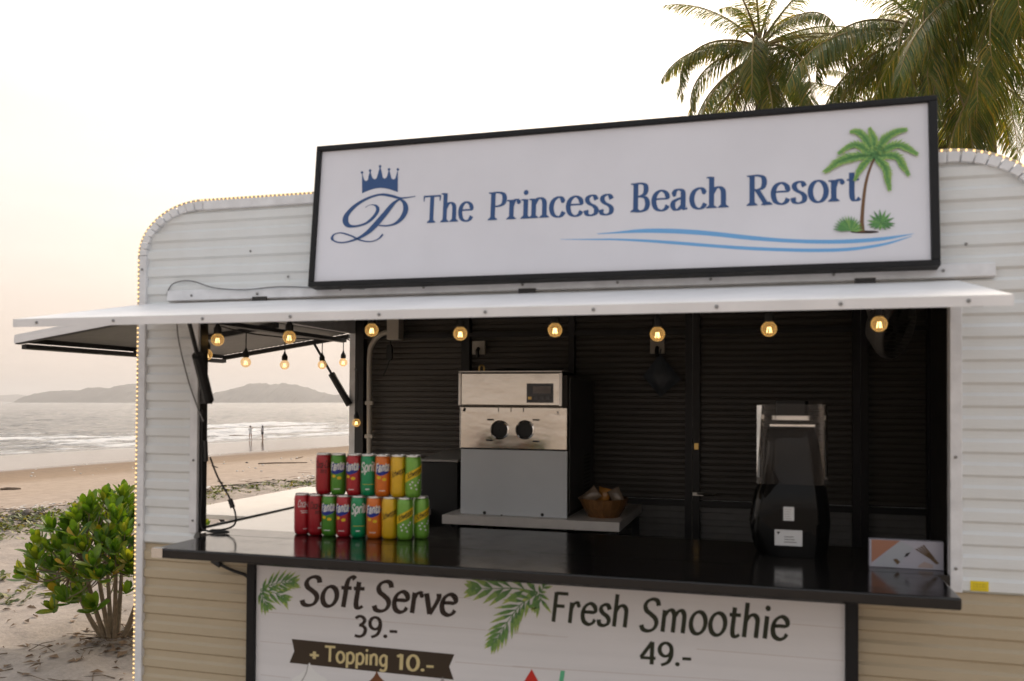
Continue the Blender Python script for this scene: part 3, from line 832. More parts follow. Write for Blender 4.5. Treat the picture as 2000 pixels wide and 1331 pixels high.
for y in (.9, 1.8):
    mb = MB(); mb.tube([(-2.5, y, -.07), (XL - .005, y, -.36)], .009, 6); mb.build('shelf_brace', M_BLACK, FL)

# chassis and wheels carry the body on the sand
mb = MB(); mb.box(XL + .05, XR - .05, .10, .16, ZB - .09, ZB - .001); mb.box(XL + .05, XR - .05, 1.55, 1.61, ZB - .09, ZB - .001); tp('chassis_rail', mb, M_BLACK)
for y in (.06, 1.60):
    w = MB(); w.lathe([(.16, -.07), (.27, -.075), (.30, -.05), (.30, .05), (.27, .075), (.16, .07)], (-.75, y, -.83), 28, axis=Vector((0, 1, 0)))
    tyre = tp('wheel', w, M_RUBBER, smooth=True)
    w = MB(); w.lathe([(.03, -.05), (.155, -.055), (.165, .055), (.03, .05)], (-.75, y, -.83), 20, axis=Vector((0, 1, 0))); w.build('rim', M_STEEL2, tyre)
for x in (XL + .15, XR - .15):
    for y in (.13, 1.58):
        mb = MB(); mb.tube([(x, y, ZB - .091), (x, y, -1.10)], .022, 8); mb.lathe([(.07, -1.135), (.07, -1.12)], (x, y, 0), 12); tp('corner_jack', mb, M_BLACK)

# fittings on the inner walls
mb = MB(); mb.tube(spline([(-2.077, 1.66, -.02), (-2.079, 1.66, .35), (-2.081, 1.66, .70), (-2.06, 1.66, .79), (-2.01, 1.66, .835), (-1.955, 1.66, .845)], 6), .014, 10); tp('conduit', mb, M_PVC, smooth=True)
mb = MB(); mb.box(-1.955, -1.885, 1.60, 1.668, .80, .93); tp('junction_box', mb, M_PVC, bevel=.004)
for x, z in ((-1.455, .755), (-.525, .75)):
    mb = MB(); mb.box(x - .036, x + .036, 1.652, 1.668, z - .036, z + .036); o = tp('socket_plate', mb, M_PVC, bevel=.004)
    mb = MB(); mb.tube([(x, 1.65, z - .005), (x, 1.63, z - .02), (x, 1.64, z - .05)], .010, 8); mb.build('plug', M_RUBBER, o)
for dz in (.46, .28): 
    mb = MB(); mb.box(-2.10, -2.055, 1.645, 1.662, dz - .01, dz + .01); tp('conduit_clip', mb, M_PVC)
mb = MB(); mb.box(-.352, -.30, YW - .062, YW - .046, .02, .035); mb.tube([(-.33, YW - .06, .03), (-.24, YW - .07, .028)], .006, 6); tp('door_bolt', mb, M_STEEL2)
mb = MB(); mb.box(-.345, -.325, YW - .055, YW - .046, .245, .275); tp('door_catch', mb, M_BRASS)

# ------------------------------------------------------------------ the big sign above the hatch
class Plane:
    def __init__(s, o, u, v):
        s.o, s.u, s.v = Vector(o), Vector(u).normalized(), Vector(v).normalized(); s.n = s.u.cross(s.v)
    def uv(s, px, py):
        o = TMI @ CAM; d = TMI.to_3x3() @ view_ray(px, py)
        t = (s.o - o).dot(s.n) / d.dot(s.n); p = o + d * t - s.o
        return Vector((p.dot(s.u), p.dot(s.v)))
    def at(s, u, v, lay=0): return s.o + s.u * u + s.v * v + s.n * (.0004 + .00025 * lay)
    def pts(s, scale, ox, oy, pts): return [s.uv(ox + x / scale, oy + y / scale) for x, y in pts]

def word(pl, text, name, ink_, parent, off, p0, p1, cap, nib, serif=False, slant=0, capem=.66, track=0.0):
    """one line of lettering whose baseline runs p0 -> p1, cap = its height in the same picture units"""
    polys, w = letters(text, nib, serif, slant, track)
    lo = min(q.x for f, _ in polys for q in f); hi = max(q.x for f, _ in polys for q in f)
    A, B = pl.uv(*p0), pl.uv(*p1)
    C = pl.uv(p0[0], p0[1] - cap)
    U = (B - A) / (hi - lo); V = Vector((0, (C - A).length / capem))
    pol = [(tuple(A + U * (q.x - lo) + V * q.y for q in f), lay) for f, lay in polys]
    return print_mesh(name, pol, pl.at, ink_, parent, off)

SB = (-.51, -.04, .858)
SG = thing('shop_sign', 'long white resort sign in black frame, crown emblem and palm print, above hatch', 'sign', SB)
SPL = Plane((0, -.064, .858), (1, 0, 0), (0, .052, .488))
SX0, SX1, SH, FW = -1.486, .4545, .4905, .0165
def sbox(mb, u0, u1, v0, v1, n0, n1):
    q = lambda u, v, n: tuple(SPL.o + SPL.u * u + SPL.v * v + SPL.n * n)
    mb.loft([[q(u0, v0, n), q(u1, v0, n), q(u1, v1, n), q(u0, v1, n)] for n in (n1, n0)])
for u0, u1, v0, v1 in ((SX0, SX1, 0, FW), (SX0, SX1, SH - FW, SH), (SX0, SX0 + FW, FW + .0005, SH - FW - .0005), (SX1 - FW - .006, SX1, FW + .0005, SH - FW - .0005)):
    mb = MB(); sbox(mb, u0, u1, v0, v1, -.075, .012); mb.build('frame', M_FRAME, SG, SB, bevel=.002)
mb = MB(); sbox(mb, SX0 + FW + .0005, SX1 - FW - .0065, FW + .001, SH - FW - .001, -.06, 0); mb.build('face_panel', M_SIGNW, SG, SB)
mb = MB(); sbox(mb, SX0 + .004, SX1 - .004, .004, SH - .004, -.072, -.0605); mb.build('back_plate', M_FRAME, SG, SB)
mb = MB()
for u in (-1.2, .2): mb.box(u - .02, u + .02, -.02, .045, 1.0, 1.03)
mb.build('mounting_bracket', M_BLACK, SG, SB)
NB = (.058, .021, 0.0)
for tx, p0, p1, cap in (('The', (825, 436.5), (924, 432), 52), ('Princess', (952.5, 431), (1199, 419.5), 53.5), ('Beach', (1231, 415.5), (1423.5, 405.5), 55.5), ('Resort', (1458, 403), (1682, 391.5), 58.5)):
    word(SPL, tx, 'lettering', I_NAVY, SG, SB, p0, p1, cap, NB, serif=True, track=.012)
c2 = lambda pts: SPL.pts(3.3333, 600, 260, pts)
c3 = lambda pts: SPL.pts(3.0303, 1200, 180, pts)
# crown of the emblem
crown = [(358, 394), (357, 262)] 
polys = []
bx = [357, 410, 475, 533, 590]; tops = [(357, 262), (410, 250), (475, 222), (533, 242), (591, 242)]; val = [(384, 314), (440, 303), (505, 298), (562, 304)]
base = lambda x: 394 - 30 * math.sin(PI * (x - 358) / 226) - 10 * (x - 358) / 226
sky_l = []
for i in range(5):
    tx, ty = tops[i]
    if i: sky_l += [(tx - 11, ty + 34), (tx - 3.5, ty + 6)]
    sky_l += [(tx, ty)]
    if i < 4:
        sky_l += [(tx + 3.5, ty + 6), (tx + 11, ty + 34), (val[i][0] - 12, val[i][1] - 7), val[i], (val[i][0] + 12, val[i][1] - 8)]
for (x0, y0), (x1, y1) in zip(sky_l[:-1], sky_l[1:]):
    if x1 - x0 > .5: polys.append((tuple(c2([(x0, base(x0)), (x1, base(x1)), (x1, y1), (x0, y0)])), 0))
for x, y in tops: polys.append((tuple(c2([(x + 9 * math.cos(a), y - 4 + 9 * math.sin(a)) for a in [2 * PI * i / 10 for i in range(10)]])), 1))
print_mesh('crown_emblem', polys, SPL.at, I_NAVY, SG, SB)
# flourished initial
polys = []
for lay, (pts, w) in enumerate((
    ([(706, 413), (650, 422), (600, 424), (545, 410), (480, 402), (400, 424), (320, 470), (262, 530), (250, 575), (275, 606), (330, 606), (390, 585), (440, 540), (460, 500), (445, 473), (410, 470), (378, 486)], 1.0),
    ([(600, 428), (632, 455), (642, 500), (620, 550), (575, 590), (520, 605), (465, 603)], 1.0),
    ([(618, 424), (565, 458), (505, 530), (440, 605), (385, 655), (320, 692), (240, 714), (185, 708), (162, 686), (180, 660), (225, 652), (290, 672), (350, 700), (415, 708), (465, 690), (494, 660)], 1.0))):
    wf = (lambda t: .25 + 1.2 * math.sin(PI * min(1, t * 1.05 + .02)) ** .7) if lay == 0 else (lambda t: .5 + .9 * math.sin(PI * t)) if lay == 1 else (lambda t: (.35 + 1.5 * math.exp(-((t - .2) / .18) ** 2)) + .25 * (t > .5))
    polys += [(q, lay + 2) for q, _ in ribbon(spline(c2(pts), 10), (.0075, .0028, math.radians(8)), wf)]
print_mesh('initial_emblem', polys, SPL.at, I_NAVY, SG, SB)
# two blue ribbons of wave
polys = []
ua = spline(c3([(-100, 838), (0, 829), (150, 812), (300, 809), (450, 815), (600, 828), (800, 850), (1000, 868), (1200, 875), (1400, 872), (1600, 858), (1772, 838)]), 5)
ub = spline(c3([(-100, 842), (0, 838), (150, 834), (300, 836), (450, 843), (600, 855), (800, 876), (1000, 890), (1200, 898), (1400, 896), (1600, 878), (1772, 840)]), 5)
polys += [((ub[i], ub[i + 1], ua[i + 1], ua[i]), 0) for i in range(len(ua) - 1)]
print_mesh('wave_print', polys, SPL.at, I_SKY, SG, SB)
ua = spline(c3([(-320, 872), (-100, 869), (0, 868), (200, 874), (400, 887), (600, 903), (800, 916), (1000, 924), (1200, 927), (1400, 921), (1600, 893), (1758, 852)]), 5)
ub = spline(c3([(-320, 874), (-100, 877), (0, 878), (200, 890), (400, 906), (600, 922), (800, 936), (1000, 944), (1200, 948), (1400, 940), (1600, 908), (1758, 856)]), 5)
print_mesh('wave_print', [((ub[i], ub[i + 1], ua[i + 1], ua[i]), 0) for i in range(len(ua) - 1)], SPL.at, I_SKY, SG, SB)
# printed palm
polys, runs = [], []
cx, cy = 1537, 385
for i, (mx, my, tx, ty) in enumerate(((1480, 275, 1408, 240), (1535, 290, 1512, 226), (1605, 280, 1715, 230), (1440, 320, 1333, 362), (1660, 320, 1782, 366), (1390, 395, 1256, 470), (1660, 385, 1736, 487), (1480, 430, 1425, 520), (1600, 450, 1627, 574))):
    sp = c3([(cx, cy), ((cx + mx) / 2, (cy + my) / 2 - 6), (mx, my), ((mx + tx) / 2, (my + ty) / 2 - (10 if abs(tx - cx) > 60 else 0)), (tx, ty)])
    s2 = spline(sp, 6); L = (s2[-1] - s2[0]).length
    for kq, (q, r) in enumerate(ribbon(s2, (.0055, .0055, 0), lambda t: 1.45 * math.sin(PI * min(1, .12 + .86 * t)) ** .8)):
        polys.append((q, 3 + i)); runs.append(r * .75)
    p2, r2 = leaf_spray(sp, 15, L * .21, .0075, .70, .10)
    polys += [(q, 14 + i % 3 + l) for q, l in p2]; runs += [min(1, .25 + .75 * r) for r in r2]
print_mesh('palm_leaf_print', polys, SPL.at, I_LEAF, SG, SB, runs)
tr = spline(c3([(1540, 392), (1512, 455), (1488, 540), (1474, 640), (1466, 740), (1464, 830)]), 6)
print_mesh('palm_trunk_print', [(q, 2) for q, _ in ribbon(tr, (.0052, .0052, 0), lambda t: .55 + .5 * t + 1.1 * max(0, t - .85) * 6 * .6)], SPL.at, I_TRUNK, SG, SB)
polys = [(tuple(c3([(1480 + 85 * math.cos(a), 829 + 9 * math.sin(a)) for a in [2 * PI * i / 20 for i in range(20)]])), 0)]
print_mesh('ground_print', polys, SPL.at, I_BROWN, SG, SB)
polys, runs = [], []
for bx_, by_, rr, lean in ((1395, 825, 95, -.25), (1578, 780, 88, 0)):
    for i in range(15):
        a = PI * (i + .5) / 15 if lean else 2 * PI * i / 15
        tip = (bx_ + rr * (math.cos(a) + lean * .5), by_ - rr * math.sin(a) * (1 if math.sin(a) > 0 else .5))
        d = Vector((tip[0] - bx_, tip[1] - by_)).normalized(); nn = Vector((-d.y, d.x)) * 9
        mid = ((bx_ + tip[0]) / 2, (by_ + tip[1]) / 2)
        q = c3([(bx_, by_), (mid[0] - nn.x, mid[1] - nn.y), tip, (mid[0] + nn.x, mid[1] + nn.y)])
        polys.append((tuple(q), 4 + i)); runs.append(.2 + .5 * random.random())
print_mesh('grass_tuft_print', polys, SPL.at, I_LEAF, SG, SB, runs)

# ------------------------------------------------------------------ the menu board under the counter
MPL = Plane((0, -.032, -.35), (1, 0, 0), (0, 0, 1))
MBS = (-.74, -.03, -.35)
MN = thing('menu_board', 'white plank print menu board under the counter, soft serve and fresh smoothie prices', 'menu board', MBS)
MX0, MX1, MZ0, MZ1 = -1.728, .246, -.69, -.052
for x0, x1, z0, z1 in ((MX0, MX0 + .030, MZ0, MZ1), (MX1 - .034, MX1, MZ0, MZ1), (MX0 + .0305, MX1 - .0345, MZ1 - .04, MZ1), (MX0 + .0305, MX1 - .0345, MZ0, MZ0 + .03)):
    mb = MB(); mb.box(x0, x1, -.046, -.0075, z0, z1); mb.build('frame', M_FRAME, MN, MBS, bevel=.002)
mb = MB(); mb.box(MX0 + .031, MX1 - .035, -.032, -.012, MZ0 + .031, MZ1 - .0405); mb.build('face_panel', M_MENUW, MN, MBS)
c5 = lambda pts: MPL.pts(3.2258, 480, 1080, pts)
c6 = lambda pts: MPL.pts(2.8571, 1000, 1120, pts)
N1 = (.064, .034, math.radians(28)); N2 = (.056, .032, math.radians(28)); N3 = (.058, .050, math.radians(20))
for tx, p0, p1, cap, nb, sl, ik in (('Soft', (585, 1182), (712, 1188.5), 55, N1, .14, I_BROWN), ('Serve', (726, 1193), (895, 1203.5), 57, N1, .14, I_BROWN), ('39.-', (692, 1243), (776, 1247.5), 39, (.056, .046, .3), .03, I_BROWN),
        ('Fresh', (1077, 1214.5), (1227.5, 1226.5), 58, N2, .12, I_OLIVE), ('Smoothie', (1248, 1231.5), (1543, 1251), 61, N2, .12, I_OLIVE), ('49.-', (1248.5, 1297), (1350, 1302.5), 43.5, (.056, .044, .3), .03, I_OLIVE)):
    word(MPL, tx, 'lettering', ik, MN, MBS, p0, p1, cap, nb, slant=sl)
# brown banner with its words
bn = c5([(290, 543), (1315, 640), (1282, 718), (1310, 800), (275, 693), (306, 620)])
print_mesh('banner_print', [((bn[0], bn[1], bn[2], bn[5]), 0), ((bn[5], bn[2], bn[3], bn[4]), 0)], MPL.at, I_BAND, MN, MBS)
class Lift:
    def __init__(s, pl, k): s.pl, s.k = pl, k
    def uv(s, x, y): return s.pl.uv(x, y)
    def at(s, u, v, lay=0): return s.pl.at(u, v, lay + s.k)
for tx, p0, p1, cap in (('+', (605.5, 1290.5), (623, 1292), 19), ('Topping', (635, 1292), (757.5, 1302), 29.5), ('10.-', (774.5, 1308), (847, 1312.5), 30)):
    word(Lift(MPL, 4), tx, 'lettering', I_CREAM, MN, MBS, p0, p1, cap, N3, slant=.03, capem=.66 if tx != '+' else .42)
# printed leaves
polys, runs = [], []
for sp, n, ln, wd in (([(92, 232), (170, 200), (250, 182), (300, 184)], 9, .052, .0115), ([(92, 240), (150, 245), (210, 262), (240, 285)], 5, .055, .015), ([(92, 250), (112, 285), (135, 330)], 4, .050, .014)):
    p, r = leaf_spray(c5(sp), n, ln, wd, .8, .1); polys += p; runs += r
pl_ = [(tuple(Vector((max(q.x, MX0 + .033), q.y)) for q in f), l) for f, l in polys]
print_mesh('leaf_print', pl_, MPL.at, I_LEAF2, MN, MBS, runs)
polys, runs = [], []
for sp, n, ln, wd in (([(1840, 250), (1700, 225), (1560, 225), (1440, 225)], 7, .078, .020), ([(1840, 255), (1730, 330), (1640, 450), (1560, 570)], 11, .070, .0135), ([(1850, 250), (1880, 215), (1885, 200)], 4, .030, .010), ([(1850, 255), (1858, 300), (1830, 340)], 4, .045, .013)):
    p, r = leaf_spray(c5(sp), n, ln, wd, .8, .08); polys += [(q, l + 3) for q, l in p]; runs += r
lim = MZ1 - .0415 - MPL.o.z
pl_ = [(tuple(Vector((q.x, min(q.y, lim))) for q in f), l) for f, l in polys]
print_mesh('leaf_print', pl_, MPL.at, I_LEAF2, MN, MBS, runs)
# printed plank joints
polys = []
for i, (x0, y0, x1, y1) in enumerate(((92, 372, 1900, 520), (92, 560, 300, 578), (1320, 690, 2000, 745), (92, 770, 280, 790), (450, 205, 700, 225), (1200, 270, 1420, 290))):
    a, b = c5([(x0, y0), (x1, y1)]); polys.append(((a, b, b + Vector((0, .0016)), a + Vector((0, .0022))), 0))
for (x0, y0, x1, y1) in ((0, 337, 310, 358), (1030, 425, 1850, 490), (0, 520, 1850, 640), (1560, 285, 1850, 308)):
    a, b = c6([(x0, y0), (x1, y1)]); polys.append(((a, b, b + Vector((0, .0016)), a + Vector((0, .0022))), 0))
print_mesh('plank_line_print', polys, MPL.at, I_LINE, MN, MBS)
# tops of the printed treats that reach into view, carried on down the board
def swirl(cx_, top, w, ink_, lay):
    pts = [(cx_, top), (cx_ + w * .06, top + 40), (cx_ + w * .18, top + 75), (cx_ + w * .34, top + 110), (cx_ + w * .30, top + 150), (cx_ + w * .48, top + 185), (cx_ + w * .42, top + 235), (cx_ + w * .55, top + 275), (cx_ + w * .5, top + 330)]
    L = spline(c5([(2 * cx_ - x, y) for x, y in pts]), 4); R = spline(c5(pts), 4)
    polys = [((L[i + 1], R[i + 1], R[i], L[i]), lay) for i in range(len(L) - 1)]
    print_mesh('ice_cream_print', polys, MPL.at, ink_, MN, MBS)
    q = c5([(cx_ - w * .42, top + 331), (cx_ + w * .42, top + 331), (cx_, top + 620)]); q = [Vector((p.x, max(p.y, MZ0 + .04 - MPL.o.z))) for p in q]
    print_mesh('cone_print', [(tuple(q), lay)], MPL.at, I_CREAM, MN, MBS)
swirl(402, 690, 330, I_WHITE, 2); swirl(826, 742, 330, I_CHOC, 3); swirl(1240, 780, 330, I_GREY, 3)
g = c5([(395, 700), (380, 760), (350, 815)]); print_mesh('ice_cream_shade_print', [(q, 5) for q, _ in ribbon(spline(g, 6), (.0016, .0016, 0))], MPL.at, I_GREY, MN, MBS)
q = c6([(110, 535), (70, 600), (20, 760), (170, 760), (145, 600)]); print_mesh('watermelon_print', [(tuple(q), 1)], MPL.at, I_RED, MN, MBS)
q = c6([(272, 543), (296, 545), (262, 760), (238, 760)]); print_mesh('straw_print', [(tuple(q), 1)], MPL.at, I_MINT, MN, MBS)

# ------------------------------------------------------------------ festoon lights
def glass_bulb():
    m = bpy.data.materials.new('amber_bulb_glass'); m.use_nodes = True
    nt = m.node_tree; b = nt.nodes['Principled BSDF']; out = nt.nodes['Material Output']
    b.inputs['Base Color'].default_value = (.9, .62, .25, 1); b.inputs['Roughness'].default_value = .06
    b.inputs['Emission Color'].default_value = (1.0, .64, .22, 1); b.inputs['Emission Strength'].default_value = .11
    b.inputs['Specular IOR Level'].default_value = .5
    tr = nt.nodes.new('ShaderNodeBsdfTransparent'); tr.inputs[0].default_value = (1.0, .93, .80, 1)
    fr = nt.nodes.new('ShaderNodeLayerWeight'); fr.inputs['Blend'].default_value = .35
    mr = nt.nodes.new('ShaderNodeMapRange'); mr.inputs[1].default_value = 0; mr.inputs[2].default_value = 1; mr.inputs[3].default_value = .18; mr.inputs[4].default_value = .72
    nt.links.new(fr.outputs['Facing'], mr.inputs[0])
    mx = nt.nodes.new('ShaderNodeMixShader'); nt.links.new(mr.outputs[0], mx.inputs[0])
    nt.links.new(tr.outputs[0], mx.inputs[1]); nt.links.new(b.outputs[0], mx.inputs[2]); nt.links.new(mx.outputs[0], out.inputs['Surface'])
    return m
M_BULB = glass_bulb()
M_FIL = emit('lit_filament', (1.0, .70, .32), 1.3)
M_LED = emit('warm_led', (1.0, .62, .25), .55)
def add_bulb(parent, base, p, sc=1.0, drop=.06):
    """lamp holder on its drop wire, globe and lit filament; parts of one string"""
    p = Vector(p)
    r = .0245 * sc
    mb = MB(); mb.lathe([(r * math.sin(a) if a > .05 else .0006, -r * math.cos(a)) for a in [PI * i / 14 * .86 + .02 for i in range(15)]] + [(.012 * sc, r * 1.02)], p, 18)
    b = mb.build('bulb', M_BULB, parent, base, smooth=True, angle=80)
    mb = MB(); mb.lathe([(.0125 * sc, r * .93), (.0150 * sc, r * 1.0), (.0150 * sc, r * 1.75), (.0125 * sc, r * 1.95), (.006, r * 2.4), (.0035, r * 2.8)], p, 12); mb.build('lamp_holder', M_RUBBER, b, base, smooth=True)
    mb = MB()
    for q in range(5):
        a = q * 2 * PI / 5
        mb.tube([(p.x + .004 * math.cos(a), p.y + .004 * math.sin(a), p.z + r * .25), (p.x + .0075 * math.cos(a), p.y + .0075 * math.sin(a), p.z - r * .5)], .0013, 5)
    mb.build('filament', M_FIL, b, base)
    mb = MB(); mb.tube([(p.x, p.y, p.z + r * 2.75), (p.x + .001, p.y, p.z + r * 2.75 + drop)], .0025, 6); mb.build('drop_wire', M_CABLE, b, base)
    return b
B1 = (-.8, .05, .80)
FS = thing('front_festoon', 'row of amber globe bulbs hanging under the front awning edge', 'string lights', B1)
fb = [at(1, .055, px, py) for px, py in ((425, 664), (565, 659), (726, 645), (899, 652), (1084, 645), (1284, 653), (1502, 643), (1717, 633))]
for p in fb: add_bulb(FS, B1, p, .95, .03)
cp_ = []
for i, p in enumerate(fb):
    cp_.append((p.x, .058, p.z + .098))
    if i < len(fb) - 1: cp_.append(((p.x + fb[i + 1].x) / 2, .060, .782))
mb = MB(); mb.tube(spline([(OL + .01, .055, .79)] + cp_ + [(OR - .01, .06, .79)], 5), .004, 6); mb.build('cable', M_CABLE, FS, B1)
B2 = (-2.28, 1.0, .78)
SS = thing('side_festoon', 'smaller globe bulbs strung over the open left hatch', 'string lights', B2)
sb_ = [at(0, -2.285, px, py) for px, py in ((404, 693), (480, 708), (556, 713), (629, 713), (680, 709))]
for p in sb_: p.y = min(p.y, 1.75); add_bulb(SS, B2, p, .96, .07)
mb = MB(); mb.tube(spline([(-2.27, .25, .80)] + [(p.x, p.y, p.z + .135) for p in sb_] + [(-2.225, 1.74, .80)], 6), .0035, 6); mb.build('cable', M_CABLE, SS, B2)
lb = Vector(at(0, -2.225, 696, 826)); lb.y = 1.735
lb = at(1, 1.62, 696, 826); add_bulb(SS, B2, lb, .92, .05)
mb = MB(); mb.tube(spline([(-2.225, 1.72, .80), (-2.20, 1.70, .66), (lb.x - .005, 1.64, lb.z + .28), (lb.x + .008, 1.62, lb.z + .18), (lb.x, 1.62, lb.z + .10)], 8), .003, 6); mb.build('cable', M_CABLE, SS, B2)

# rope light along the front's edge
B3 = (XL, 0, -.2)
RL = thing('rope_light', 'thin strip of warm lights running round the front edge of the trailer', 'strip light', B3)
path = [Vector((XL - .0065, -.011, z)) for z in np.arange(-.60, ZT - RZ, .0165)]
n = int(.36 / .0165)
path += [Vector((XL + RX - (RX + .0065) * math.cos(a), -.011, ZT - RZ + (RZ + .0065) * math.sin(a))) for a in [PI / 2 * (i + .5) / n for i in range(n)]]
nl = len(path)
path += [Vector((x, -.009, ZT + .0065)) for x in np.arange(XL + RX, XR - RX, .0165)]
nr = len(path)
path += [Vector((XR - RX + (RX + .0065) * math.cos(a), -.009, ZT - RZ + (RZ + .0065) * math.sin(a))) for a in [PI / 2 * (n - i - .5) / n for i in range(n)]]
path += [Vector((XR + .009, -.009, z)) for z in np.arange(ZT - RZ, -.2, -.0165)]
mb = MB(); mb.tube(path, .0040, 6); mb.build('tube', mat('clear_hose', (.55, .47, .36), .3), RL, B3)
me = None; rest = MB()
for i, p in enumerate(path):
    q = p + Vector((0, -.0015, 0))
    if i < nl + 28 or nr - 4 < i < nr + n + 6:
        if me is None:
            mb = MB(); mb.sphere((0, 0, 0), .0038, 8, 5); o = mb.build('led', M_LED, RL, smooth=True); me = o.data; o.location = q - Vector(B3)
        else: inst('led', me, RL, q - Vector(B3))
    else: rest.sphere(q, .0043, 6, 4)
o = rest.build('led_run', M_LED, RL, B3); o['kind'] = 'stuff'

# ------------------------------------------------------------------ drink cans on the counter
CR, CH = .0280, .145
def can_wrap(r=CR):
    def f(u, v, lay=0):
        a = u / r; q = r + .00025 + .00012 * lay
        return (q * math.sin(a), -q * math.cos(a), v)
    return f
def can_rect(u0, u1, v0, v1, n=6, shear=0.0, lay=0):
    out = []
    for i in range(n):
        a, b = u0 + (u1 - u0) * i / n, u0 + (u1 - u0) * (i + 1) / n
        out.append(((Vector((a, v0 + shear * a)), Vector((b, v0 + shear * b)), Vector((b, v1 + shear * b)), Vector((a, v1 + shear * a))), lay))
    return out
def can_text(text, cx_, v, h, nib, slant, rise=0.0, width=None, lay=0):
    polys, w = letters(text, nib, False, slant)
    sx_ = (width or w * h) / w
    return [(tuple(Vector((cx_ + (q.x - w / 2) * sx_, v + q.y * h + rise * (q.x - w / 2) * sx_)) for q in f), l + lay) for f, l in polys]
M_LID = mat('can_aluminium', (.62, .62, .62), .28, metal=1)
def paint(name, c): return mat(name, c, .28, metal=.25, spec=.5, coat=.3, var=.05, vscale=50)
def make_can(label, body_m, prints):
    t = thing('drink_can', label, 'can', (0, 0, 0), 'drink cans stacked in two rows on the counter')
    mb = MB(); mb.lathe([(.0195, .0), (.0235, .002), (.0265, .009), (CR, .017), (CR, .126), (.0270, .132), (.0247, .1385)], (0, 0, 0), 28, cap=True); mb.build('body', body_m, t, smooth=True, angle=50)
    mb = MB(); mb.lathe([(.0247, .1386), (.0252, .1425), (.0246, .1445), (.0236, .1445), (.0230, .1405), (.001, .1402)], (0, 0, 0), 24, cap=False)
    mb.tube([(-.004, 0, .1415), (.008, 0, .1418)], .0045, 6); mb.build('lid', M_LID, t, smooth=True, angle=50)
    for nm, polys, ik in prints: print_mesh(nm, polys, can_wrap(), ik, t, (0, 0, 0))
    return t
P_RED, P_DRED, P_GREEN, P_EMER, P_ORNG, P_YELL, P_LIME = paint('red_can', (.42, .012, .022)), paint('crimson_can', (.36, .006, .014)), paint('leaf_green_can', (.07, .27, .02)), paint('emerald_can', (.0, .27, .10)), paint('orange_can', (.68, .16, .012)), paint('yellow_can', (.72, .44, .01)), paint('lime_can', (.17, .40, .045))
NC = (.055, .04, .4); NT2 = (.075, .06, .3)
def fruity():
    band = []
    for q in range(9):
        u0, u1 = -.026 + .058 * q / 9, -.026 + .058 * (q + 1) / 9
        lo_ = lambda u: .073 + .35 * max(0, abs(u + .006) - .004) + (.0 if u < .02 else (u - .02) * 1.2)
        hi_ = lambda u: .111 - .25 * max(0, u)
        band.append(((Vector((u0, lo_(u0))), Vector((u1, lo_(u1))), Vector((u1, max(lo_(u1) + .001, hi_(u1)))), Vector((u0, hi_(u0)))), 0))
    frt = [(tuple(Vector((cx_ + .008 * math.cos(a), cy_ + .0055 * math.sin(a))) for a in [2 * PI * i / 10 for i in range(10)]), 1) for cx_, cy_ in ((-.013, .066), (.007, .060))]
    return [('brand_band', [(q, l) for q, l in band], I_BLUE), ('lettering', can_text('Fanta', .0, .088, .042, (.085, .068, .3), .15, .12, .052, 3), I_WHITE), ('fruit_print', frt, I_YELL), ('lettering', can_rect(-.012, .010, .020, .0225, 3), I_WHITE)]
cola = [('lettering', can_text('Coca-Cola', .006, .098, .036, NC, .35, .0, .060), I_WHITE), ('lettering', can_rect(-.014, .020, .083, .0855, 4) + can_rect(-.010, .016, .077, .0795, 4) + can_rect(-.004, .010, .020, .022, 3), I_WHITE)]
zero = [('lettering', can_text('Coca-Cola', .004, .094, .036, NC, .35, .0, .060), I_BLACK), ('lettering', can_text('zero', .004, .076, .024, NC, .1, .0, .022), I_BLACK)]
zero2 = zero + [('leaf_mark', [(tuple(Vector((.018 + .006 * math.cos(a), .040 + .008 * math.sin(a))) for a in [2 * PI * i / 10 for i in range(10)]), 1)], I_WHITE), ('lettering', can_rect(.004, .024, .024, .029, 3), I_WHITE)]
sprite = [('lettering', can_text('Sprite', .004, .086, .048, NT2, .15, .12, .066), I_WHITE), ('stripe_print', can_rect(-.022, .022, .040, .0415, 5), I_YELL), ('lettering', can_rect(-.010, .004, .022, .026, 3), I_WHITE)]
tonic = [('lettering', can_text('Schweppes', .0, .078, .030, NC, .15, .42, .058), I_BLACK)]
limeade = [('stripe_print', can_rect(-.043, .043, .070, .098, 12, .5), I_YELL), ('lettering', can_text('Schweppes', .0, .077, .028, NC, .15, .5, .056, 2), I_BLACK), ('bubble_print', [(tuple(Vector((x + .0035 * math.cos(a), z + .0035 * math.sin(a))) for a in [2 * PI * i / 8 for i in range(8)]), 0) for x, z in ((-.016, .046), (-.008, .054), (.002, .043), (.012, .052), (-.012, .034), (.006, .030), (.018, .060))], I_WHITE)]
protos = {}
specs = dict(cola=(P_RED, cola), zero=(P_DRED, zero), zero2=(P_DRED, zero2), green=(P_GREEN, fruity()), berry=(P_RED, fruity()), emer=(P_EMER, sprite), orange=(P_ORNG, fruity()), yellow=(P_YELL, tonic), lime=(P_LIME, limeade))
lower = [(584, 'cola', 'red cola can with white script at the left end of the lower row'), (611, 'zero2', 'crimson cola can with black script in the lower row beside the white script can'), (638, 'green', 'leaf green fruit soda can in the lower row'),
         (666.5, 'berry', 'bright red fruit soda can with blue band in the lower row'), (695, 'emer', 'emerald lemon soda can with big white lettering in the lower row'), (726, 'orange', 'orange fruit soda can in the lower row'), (756, 'yellow', 'yellow tonic can with slanted black script in the lower row'),
         (786, 'lime', 'lime green can with yellow diagonal band at the front end of lower row')]
